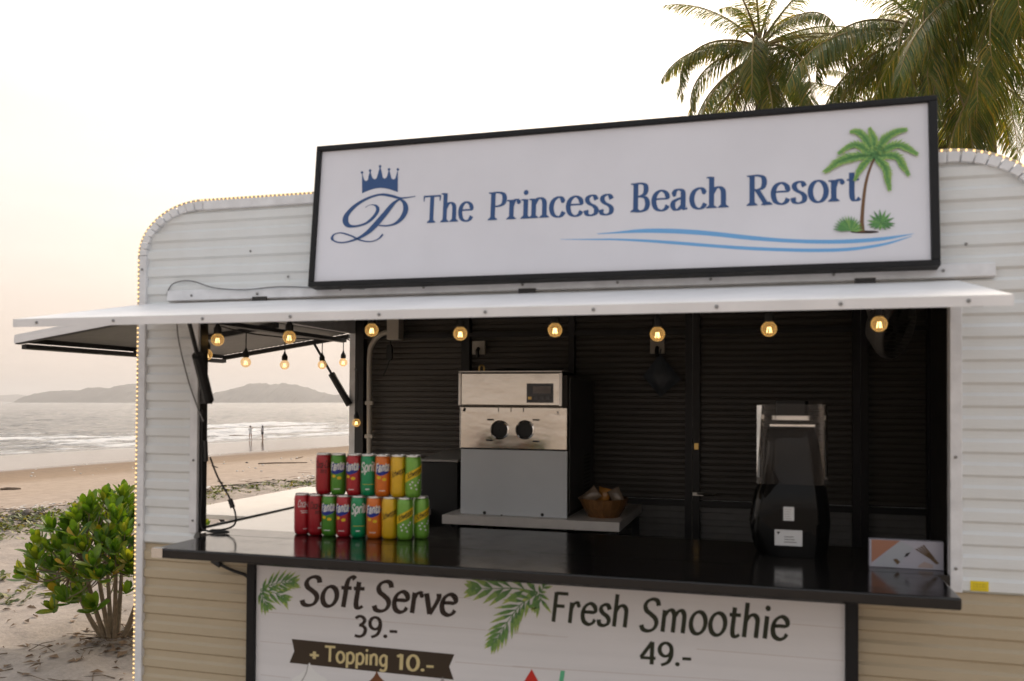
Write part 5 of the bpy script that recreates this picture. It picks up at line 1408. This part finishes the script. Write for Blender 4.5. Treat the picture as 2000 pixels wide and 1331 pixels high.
def palm(px, py, dist, label, nf, L, lean, seed, extra=(), els=(1.35, -.95)):
    global RP
    RP = random.Random(seed)
    c = CAM + view_ray(px, py) * dist
    base = Vector((c.x + lean[0], c.y + lean[1], -.15))
    t = thing('palm_tree', label, 'palm tree', base, 'coconut palms behind the trailer', trailer=False)
    top = c - base
    pts = [Vector((0, 0, 0)).lerp(top, q) + Vector((lean[0], lean[1], 0)) * (-.25 * math.sin(PI * q)) for q in [i / 40 for i in range(41)]]
    mb = MB(); mb.tube(pts, [(.20 - .085 * i / 40 + .10 * math.exp(-i / 2.5)) * (1.05 if i % 2 else .97) for i in range(41)], 12); mb.build('trunk', M_TRUNKB, t, smooth=True, angle=70)
    mb = MB()
    for i in range(26):
        a = RP.uniform(0, 2 * PI); z0 = RP.uniform(-.7, .2); l = RP.uniform(.4, .9)
        d = Vector((math.cos(a), math.sin(a), 0)); q = top + Vector((0, 0, z0)) + d * .10
        mb.quad(q + Vector((-d.y, d.x, 0)) * .06, q - Vector((-d.y, d.x, 0)) * .06, q + d * RP.uniform(.1, .3) + Vector((0, 0, l * RP.choice((-.8, .7)))))
    mb.build('crown_fibre', M_FIBRE, t)
    for i in range(nf):
        f = i / (nf - 1)
        az = i * 2.399 + RP.uniform(-.25, .25)
        el = els[0] + (els[1] - els[0]) * f ** .85 + RP.uniform(-.1, .1)
        frond(t, top + Vector((0, 0, .15 - .5 * f)), az, el, L * RP.uniform(.85, 1.08) * (.7 + .3 * min(1, f * 4)), RP.uniform(.9, 1.5) * (.55 + .6 * f) * (1 if el > -.5 else .5), fold=RP.uniform(.15, .6))
    for az, el, ln, dr in extra: frond(t, top, az, el, ln, dr, fold=.6)
    for i in range(3): frond(t, top + Vector((0, 0, -.35)), RP.uniform(0, 6.28), -1.15, L * .7, .25, dead=True)
    for i in range(6):
        a = RP.uniform(0, 2 * PI); q = top + Vector((.24 * math.cos(a), .24 * math.sin(a), -.35 - RP.uniform(0, .25)))
        mb = MB(); mb.lathe([(.012, -.14), (.085, -.08), (.11, .0), (.085, .09), (.02, .13)], q, 12); mb.build('coconut', M_NUT, t, smooth=True)
    return t
LFT = PI + YAW      # towards the left of the view
palm(1484, 92, 21, 'coconut palm with one crown clear against the sky above the sign middle', 27, 3.05, (.5, .6), 5,
     extra=((LFT + .1, .35, 2.9, 2.0), (LFT - .35, .05, 2.7, 1.8), (LFT + PI - .2, .35, 3.9, 1.6), (LFT + 2.6, .15, 3.6, 1.4), (LFT + 1.2, .1, 3.0, 2.0), (LFT + 1.9, -.2, 3.2, 1.4)))
palm(1806, 62, 18.5, 'coconut palm with drooping fronds behind the right end of the sign', 27, 4.0, (.6, .5), 9,
     extra=((LFT + .25, .3, 3.4, 1.6), (LFT - .3, -.2, 3.2, 1.2), (LFT + .9, .1, 3.3, 1.8), (LFT + 2.4, .2, 3.5, 1.8)))
palm(2075, -95, 14.5, 'tall coconut palm with its crown cut off by the top right corner', 20, 4.0, (1.4, .4), 14,
     extra=((LFT + .15, .25, 3.9, 2.0), (LFT + .35, .5, 4.2, 2.0), (LFT + .8, .3, 4.2, 2.1), (LFT - .15, .1, 4.0, 1.9), (LFT + .05, -.15, 3.9, 1.5), (LFT + .45, -.4, 3.8, 1.1), (LFT + .6, -.1, 3.8, 1.5), (LFT + 1.0, -.35, 3.9, 1.2), (LFT + 1.5, -.3, 3.8, 1.3), (LFT + 2.0, -.2, 3.6, 1.5), (LFT - .2, -.45, 3.6, 1.0)))
palm(1700, 205, 30, 'small distant coconut palm peeking between the two bigger palm crowns', 16, 3.2, (.3, .4), 30)
palm(1935, 120, 27, 'distant coconut palm whose fronds fill the gap right of the sign', 11, 3.6, (.3, .4), 41)

# ------------------------------------------------------------------ broad leaved beach shrub
M_SHRUB = leaf_mat('shrub_leaf', (.050, .128, .013), (.095, .195, .018), (.23, .28, .026), .5, .34)
M_SHRUBY = leaf_mat('yellowing_shrub_leaf', (.28, .24, .02), (.38, .30, .03), (.45, .28, .03), .4, .35)
M_TWIG = mat('shrub_twig', (.20, .15, .095), .8, var=.3, vscale=30)
RB = random.Random(3)
bp_ = ground_pt(226, 1243)
SH = thing('beach_shrub', 'rounded green leafy shrub on the sand beside the left end of trailer', 'shrub', bp_, trailer=False)
vr = Vector((math.cos(YAW), math.sin(YAW), 0)); vf = Vector((-math.sin(YAW), math.cos(YAW), 0))
def leaf_mesh(w, l, cup, fold, mt, seed):
    r_ = random.Random(seed); mb = MB(); n = 6; rows = []
    for i in range(n + 1):
        t = i / n; ww = w * (.16 + .84 * math.sin(PI * min(1, .06 + t * .80)) ** 1.0) * (1 if t < .82 else math.sqrt(max(.04, 1 - ((t - .82) / .19) ** 2)))
        y = l * (t - .15 * cup * t * t); z = l * cup * .38 * t * t
        rows.append([(-ww, y, z + fold * ww), (0, y, z), (ww, y, z + fold * ww)])
    mb.loft(rows, closed=False, cap=False)
    me = bpy.data.meshes.new('leaf'); me.from_pydata(mb.v, [], mb.f); me.materials.append(mt); me.polygons.foreach_set('use_smooth', [True] * len(me.polygons)); me.update()
    return me
LV = [leaf_mesh(.024 * a, .122 * b, c, d, M_SHRUB, i) for i, (a, b, c, d) in enumerate(((1, 1, .35, .25), (.9, .9, .6, .15), (1.1, 1.05, .1, .35), (.8, .75, .8, .2)))]
LVY = [leaf_mesh(.025, .09, .3, .2, M_SHRUBY, 9)]
tips = []
def bush_w(h):
    for (h0, w0), (h1, w1) in zip(BW_, BW_[1:]):
        if h0 <= h <= h1: return w0 + (w1 - w0) * (h - h0) / (h1 - h0)
    return 0
BW_ = [(.12, .32), (.22, .50), (.40, .68), (.60, .66), (.80, .50), (.94, .26), (1.0, .08)]
tries = 0
while len(tips) < 168 and tries < 20000:
    tries += 1
    h = RB.uniform(.20, 1.0); a = RB.uniform(-1, 1); bdep = RB.uniform(-1, 1); r_ = math.hypot(a, bdep)
    if r_ > 1 or (r_ < .45 and h < .70) or (h < .45 and RB.random() < .62): continue
    lump = 1 + .22 * noise.noise((a * 2.1, h * 3.3, 5)); p = vr * (a * bush_w(h) * lump + .03) + vf * (bdep * bush_w(h) * .85) + Vector((0, 0, h * .96))
    if all((p - q).length > .075 for q in tips): tips.append(p)
mains = []
for i in range(9):
    a = 2 * PI * i / 9 + RB.uniform(-.3, .3)
    e = Vector((math.cos(a) * RB.uniform(.22, .36), math.sin(a) * RB.uniform(.22, .36), RB.uniform(.38, .60)))
    b0 = Vector((math.cos(a) * .06, math.sin(a) * .06, -.03))
    pts = spline([b0, b0.lerp(e, .4) + Vector((0, 0, -.05 + .06 * RB.random())), e], 5)
    mb = MB(); mb.tube(pts, [.021 - .011 * k / (len(pts) - 1) for k in range(len(pts))], 7); mb.build('branch', M_TWIG, SH, smooth=True)
    mains.append(e)
tw = MB(); far = MB(); far_vals = 0
leaves = []
for p in tips:
    m0 = min(mains, key=lambda q: (q - p).length)
    mid = m0.lerp(p, .5) + Vector((RB.uniform(-.03, .03), RB.uniform(-.03, .03), -.06))
    tw.tube(spline([m0 * .92, mid, p], 4), [.0055, .0052, .005, .0048, .0045, .0042, .004, .0038, .0035], 5)
    axis = ((p - Vector((0, 0, .35))).normalized() * .7 + Vector((0, 0, .9))).normalized()
    q = axis.to_track_quat('Z', 'Y').to_matrix()
    nlv = RB.randint(9, 14); ph = RB.uniform(0, 6)
    for j in range(nlv):
        ring = j / nlv
        az = ph + j * 2.4; tilt = .22 + 1.02 * ring + RB.uniform(-.12, .12)
        M = q @ Matrix.Rotation(az, 3, 'Z') @ Matrix.Rotation(PI / 2 - tilt, 3, 'X')
        sc_ = RB.uniform(.75, 1.12) * (.75 + .35 * ring)
        pos = p + axis * (.012 - .05 * ring) + (q @ Matrix.Rotation(az, 3, 'Z')) @ Vector((0, .006, 0))
        yel = RB.random() < (.02 + .10 * ring * (p.z < .6))
        leaves.append((pos, M, sc_, yel, RB.randrange(4)))
tw.build('twig', M_TWIG, SH, smooth=True)['kind'] = 'stuff'
leaves.sort(key=lambda L_: L_[0].dot(vf) - .4 * L_[0].z)
for i, (pos, M, sc_, yel, k) in enumerate(leaves):
    me = LVY[0] if yel else LV[k]
    if i < 300:
        o = inst('leaf', me, SH, pos); o.rotation_euler = M.to_euler(); o.scale = (sc_,) * 3
    else:
        n0 = len(far.v); far.v += [tuple(pos + M @ (v.co * sc_)) for v in me.vertices]
        for pl_ in me.polygons: far.f.append(tuple(n0 + v for v in pl_.vertices)); far.m.append(1 if yel else 0)
o = far.build('foliage', [M_SHRUB, M_SHRUBY], SH, smooth=True, angle=80); o['kind'] = 'stuff'

# ------------------------------------------------------------------ litter on the sand
RD = random.Random(8)
def scatter(name, n, s0, s1, t0, t1, fn, material, dens=None):
    mb = MB()
    for _ in range(n):
        for _k in range(12):
            s, t = RD.uniform(s0, s1), t0 + (t1 - t0) * RD.random() ** 1.5
            if dens is None or RD.random() < dens(s, t): break
        fn(mb, st(s, t, ground_z(s, t)))
    o = mb.build(name, material); return tag(o, kind='stuff')
def flat_leaf(mb, p, l0=.03, l1=.09):
    a = RD.uniform(0, 6.28); l = RD.uniform(l0, l1); w = l * RD.uniform(.15, .38); d = Vector((math.cos(a), math.sin(a), RD.uniform(-.1, .25))); n_ = Vector((-d.y, d.x, 0))
    u = p + Vector((0, 0, .006))
    mb.quad(u, u + d * l * .5 - n_ * w + Vector((0, 0, .008)), u + d * l, u + d * l * .5 + n_ * w + Vector((0, 0, RD.uniform(0, .02))))
def twig(mb, p, l0=.05, l1=.28, r0=.0035):
    a = RD.uniform(0, 6.28); l = RD.uniform(l0, l1); d = Vector((math.cos(a), math.sin(a), 0)); q = p + Vector((0, 0, r0))
    mb.tube([q, q + d * l * .5 + Vector((RD.uniform(-.02, .02), RD.uniform(-.02, .02), .01)), q + d * l], [r0, r0 * .8, r0 * .4], 4)
def pebble(mb, p, r0=.008, r1=.03):
    r_ = RD.uniform(r0, r1); q = [(r_ * math.cos(a) * RD.uniform(.7, 1.2), r_ * math.sin(a) * RD.uniform(.7, 1.2)) for a in [i * PI / 3 for i in range(6)]]
    mb.loft([[(p.x + x * k_, p.y + y * k_, p.z + z_) for x, y in q] for k_, z_ in ((1, -.004), (.95, r_ * .35), (.5, r_ * .6))])
M_DRY = mat('dry_leaf', (.20, .125, .07), .8, var=.6, vscale=8)
M_TWG = mat('dead_twig', (.17, .125, .085), .9, var=.5, vscale=8)
M_WEED = mat('dark_seaweed', (.055, .05, .03), .8, var=.6, vscale=5)
M_SHELL = mat('shell_and_litter', (.55, .52, .48), .6, var=.5, vscale=6)
sb0 = bp_ - Vector((0, -DIST, 0)); S0, T0 = sb0.dot(NS), sb0.dot(NT)
scatter('leaf_litter', 260, 3.6, 10, 3.0, 13, flat_leaf, M_DRY)
scatter('leaf_litter', 130, S0 - .7, S0 + .7, T0 - .8, T0 + .5, lambda mb, p: flat_leaf(mb, p, .03, .10), M_DRY, lambda s, t: math.exp(-((s - S0) ** 2 + (t - T0 + .05) ** 2) / .10))
scatter('dead_twigs', 80, 3.6, 10.5, 3.0, 14, twig, M_TWG, lambda s, t: .4 + .6 * (noise.noise((s * .6, t * .6, 1)) > .05))
scatter('dead_twigs', 25, S0 - .8, S0 + .5, T0 - 1.2, T0 + .3, lambda mb, p: twig(mb, p, .05, .35, .004), M_TWG, lambda s, t: math.exp(-((s - S0) ** 2 + (t - T0 + .2) ** 2) / .18))
scatter('seaweed', 2600, 10, 13.2, 6, 40, lambda mb, p: (flat_leaf(mb, p, .03, .14) if RD.random() < .5 else twig(mb, p, .05, .4, .005)), M_WEED, lambda s, t: math.exp(-((s - 11.4 - .5 * math.sin(t * .7)) / .55) ** 2) * (.35 + (noise.noise((s * .8, t * .35, 4)) > 0)))
scatter('dead_twigs', 700, 11, 20, 10, 60, lambda mb, p: twig(mb, p, .06, .6, .007), M_TWG, lambda s, t: (noise.noise((s * .35, t * .15, 6)) > .12) * .9 + .05)
scatter('shell_litter', 900, 11, 20, 8, 50, lambda mb, p: (pebble(mb, p, .012, .05) if RD.random() < .5 else flat_leaf(mb, p, .05, .2)), M_SHELL, lambda s, t: (noise.noise((s * .35, t * .13, 8)) > .12) * .9 + .04)
scatter('shell_litter', 160, 20, 50, 30, 110, lambda mb, p: pebble(mb, p, .03, .09), M_SHELL)
# creeping green plants along the top of the beach
M_CREEP = leaf_mat('creeper_leaf', (.07, .10, .02), (.11, .14, .03), (.24, .22, .06), .3, .5)
def sprig(mb, p):
    for _ in range(RD.randint(3, 6)):
        a = RD.uniform(0, 6.28); l = RD.uniform(.03, .075); d = Vector((math.cos(a), math.sin(a), RD.uniform(.1, .9))); n_ = Vector((-d.y, d.x, 0)) * l * .35; u = p + Vector((RD.uniform(-.05, .05), RD.uniform(-.05, .05), .0))
        mb.quad(u, u + d * l * .6 - n_, u + d * l, u + d * l * .6 + n_)
scatter('ground_cover', 2600, 9.2, 12.6, 6, 45, sprig, M_CREEP, lambda s, t: math.exp(-((s - 10.9 - .5 * math.sin(t * .7)) / .6) ** 2) * (.25 + (noise.noise((s * .6, t * .3, 14)) > -.05)))
scatter('ground_cover', 160, 5.6, 8.0, 4.2, 8.0, sprig, M_CREEP, lambda s, t: float(noise.noise((s * 1.1, t * 1.1, 24)) > .25))

# single finds on the beach
def stone(px, py, r_, label):
    p = ground_pt(px, py); t = MB(); ra = random.Random(int(px))
    t.loft([[(r_ * k_ * math.cos(a) * ra.uniform(.85, 1.15), r_ * k_ * math.sin(a) * ra.uniform(.85, 1.15), r_ * z_) for a in [i * PI / 5 for i in range(10)]] for k_, z_ in ((.9, -.2), (1.0, .25), (.75, .6), (.3, .8))])
    o = t.build('stone', mat('grey_stone', (.16, .13, .11), .85, var=.4), smooth=True); o.location = p
    return tag(o, label, 'stone', 'stones on the upper beach')
stone(55, 1004, .075, 'rounded grey stone lying alone above the shrub')
stone(482, 905, .09, 'dark lump standing on the sand left of the driftwood plank')
def driftwood(a, b, r_, label):
    p, q = ground_pt(*a), ground_pt(*b); t = MB(); m_ = p.lerp(q, .5); d = q - p; up_ = Vector((0, 0, r_ * .8))
    t.tube([p - m_ + up_, p.lerp(q, .35) - m_ + up_ * 1.5, p.lerp(q, .7) - m_ + up_ * 1.2, q - m_ + up_], [r_, r_ * 1.05, r_ * .9, r_ * .6], 8)
    o = t.build('driftwood', M_TWG, smooth=True); o.location = m_
    return tag(o, label, 'driftwood', 'driftwood on the beach')
driftwood((505, 907), (600, 905), .035, 'long straight driftwood pole in the litter behind the cans')
driftwood((578, 897), (592, 893), .03, 'short driftwood stump behind the long pole')
driftwood((2, 958), (40, 957), .05, 'thin stick on the sand at the left edge')
driftwood((448, 854), (478, 853), .12, 'dark log on the wet sand left of the two people')

# ------------------------------------------------------------------ two people at the water's edge
def skin_body(name, edges_pts, radii, edges, material, parent, sub=1):
    me = bpy.data.meshes.new(name); me.from_pydata(edges_pts, edges, []); me.materials.append(material)
    o = link(name, me, parent)
    sk = o.modifiers.new('skin', 'SKIN'); sk.use_smooth_shade = True
    for v, r_ in zip(me.skin_vertices[0].data, radii): v.radius = r_ if isinstance(r_, tuple) else (r_, r_)
    me.skin_vertices[0].data[0].use_root = True
    sb__ = o.modifiers.new('sub', 'SUBSURF'); sb__.levels = sb__.render_levels = sub
    return o
def person(px, py, label, shirt_c, short_c, hair_c, pose, long_shirt, rz):
    p = ground_pt(px, py)
    t = thing('person', label, 'person', p, 'people walking at the waterline', trailer=False, rz=rz)
    sk = mat('skin_tone', (.34, .20, .14), .55)
    V = [(0, 0, .86), (0, 0, 1.05), (0, .01, 1.26), (0, .01, 1.36), (0, .0, 1.45), (0, -.01, 1.57),
         (-.08, 0, .84), (-.10 - pose['step'] * .2, -pose['step'], .46), (-.10 - pose['step'] * .3, -pose['step'] * .4, .06), (-.10 - pose['step'] * .3, -pose['step'] * .4 - .13, .03),
         (.08, 0, .84), (.10, pose['step'] * .6, .46), (.10, pose['step'], .06), (.10, pose['step'] - .13, .03),
         (-.17, .01, 1.33)] + pose['l'] + [(.17, .01, 1.33)] + pose['r']
    E_ = [(0, 1), (1, 2), (2, 3), (3, 4), (4, 5), (0, 6), (6, 7), (7, 8), (8, 9), (0, 10), (10, 11), (11, 12), (12, 13), (3, 14), (14, 15), (15, 16), (3, 17), (17, 18), (18, 19)]
    rad = [(.14, .10), (.12, .085), (.15, .10), (.10, .07), (.05, .05), (.085, .095), (.085, .085), (.055, .055), (.036, .036), (.03, .03), (.085, .085), (.055, .055), (.036, .036), (.03, .03), .05, .036, .028, .05, .036, .028]
    skin_body('body', V, rad, E_, sk, t)
    mb = MB(); zb = .74 if long_shirt else .92
    mb.loft([[(w_ * math.cos(a), d_ * math.sin(a), z_) for a in [2 * PI * i / 14 for i in range(14)]] for z_, w_, d_ in ((zb, .20 if long_shirt else .185, .145), (1.06, .165, .125), (1.24, .195, .135), (1.36, .185, .11), (1.42, .07, .07))], cap=False)
    for s_, a_ in ((-1, pose['l'][0]), (1, pose['r'][0])): mb.tube([(s_ * .15, .01, 1.34), Vector((s_ * .17, .01, 1.33)).lerp(Vector(a_), .7)], [.085, .065], 8)
    mb.build('shirt', mat('shirt_cloth', shirt_c, .8), t, smooth=True)
    if short_c:
        mb = MB(); mb.loft([[(w_ * math.cos(a), d_ * math.sin(a), z_) for a in [2 * PI * i / 14 for i in range(14)]] for z_, w_, d_ in ((.90, .172, .135), (.78, .19, .145))], cap=False)
        mb.tube([(-.085, 0, .83), (-.10, -pose['step'] * .35, .62)], [.11, .10], 10); mb.tube([(.085, 0, .83), (.10, pose['step'] * .25, .62)], [.11, .10], 10); mb.build('shorts', mat('shorts_cloth', short_c, .8), t, smooth=True)
    mb = MB(); mb.lathe([(.03, .125), (.085, .10), (.108, .04), (.108, -.03), (.09, -.12), (.07, -.28 if not long_shirt else -.08), (.02, -.30 if not long_shirt else -.10)], (0, .025, 1.575), 12); mb.build('hair', mat('dark_hair', hair_c, .6), t, smooth=True)
    return t
person(489, 859.5, 'person in a long white shirt with one arm raised to the head', (.62, .60, .58), None, (.06, .04, .03), dict(step=.06, l=[(-.34, -.05, 1.40), (-.13, -.06, 1.60)], r=[(.30, -.03, 1.16), (.14, -.14, 1.20)]), True, YAW + PI - .3)
person(512.5, 859, 'long haired person in a grey top and dark shorts stepping along the water', (.36, .34, .34), (.03, .028, .03), (.03, .02, .015), dict(step=.20, l=[(-.24, -.12, 1.16), (-.10, -.24, 1.30)], r=[(.26, .06, 1.12), (.24, -.08, .96)]), False, YAW - PI / 2 - .4)
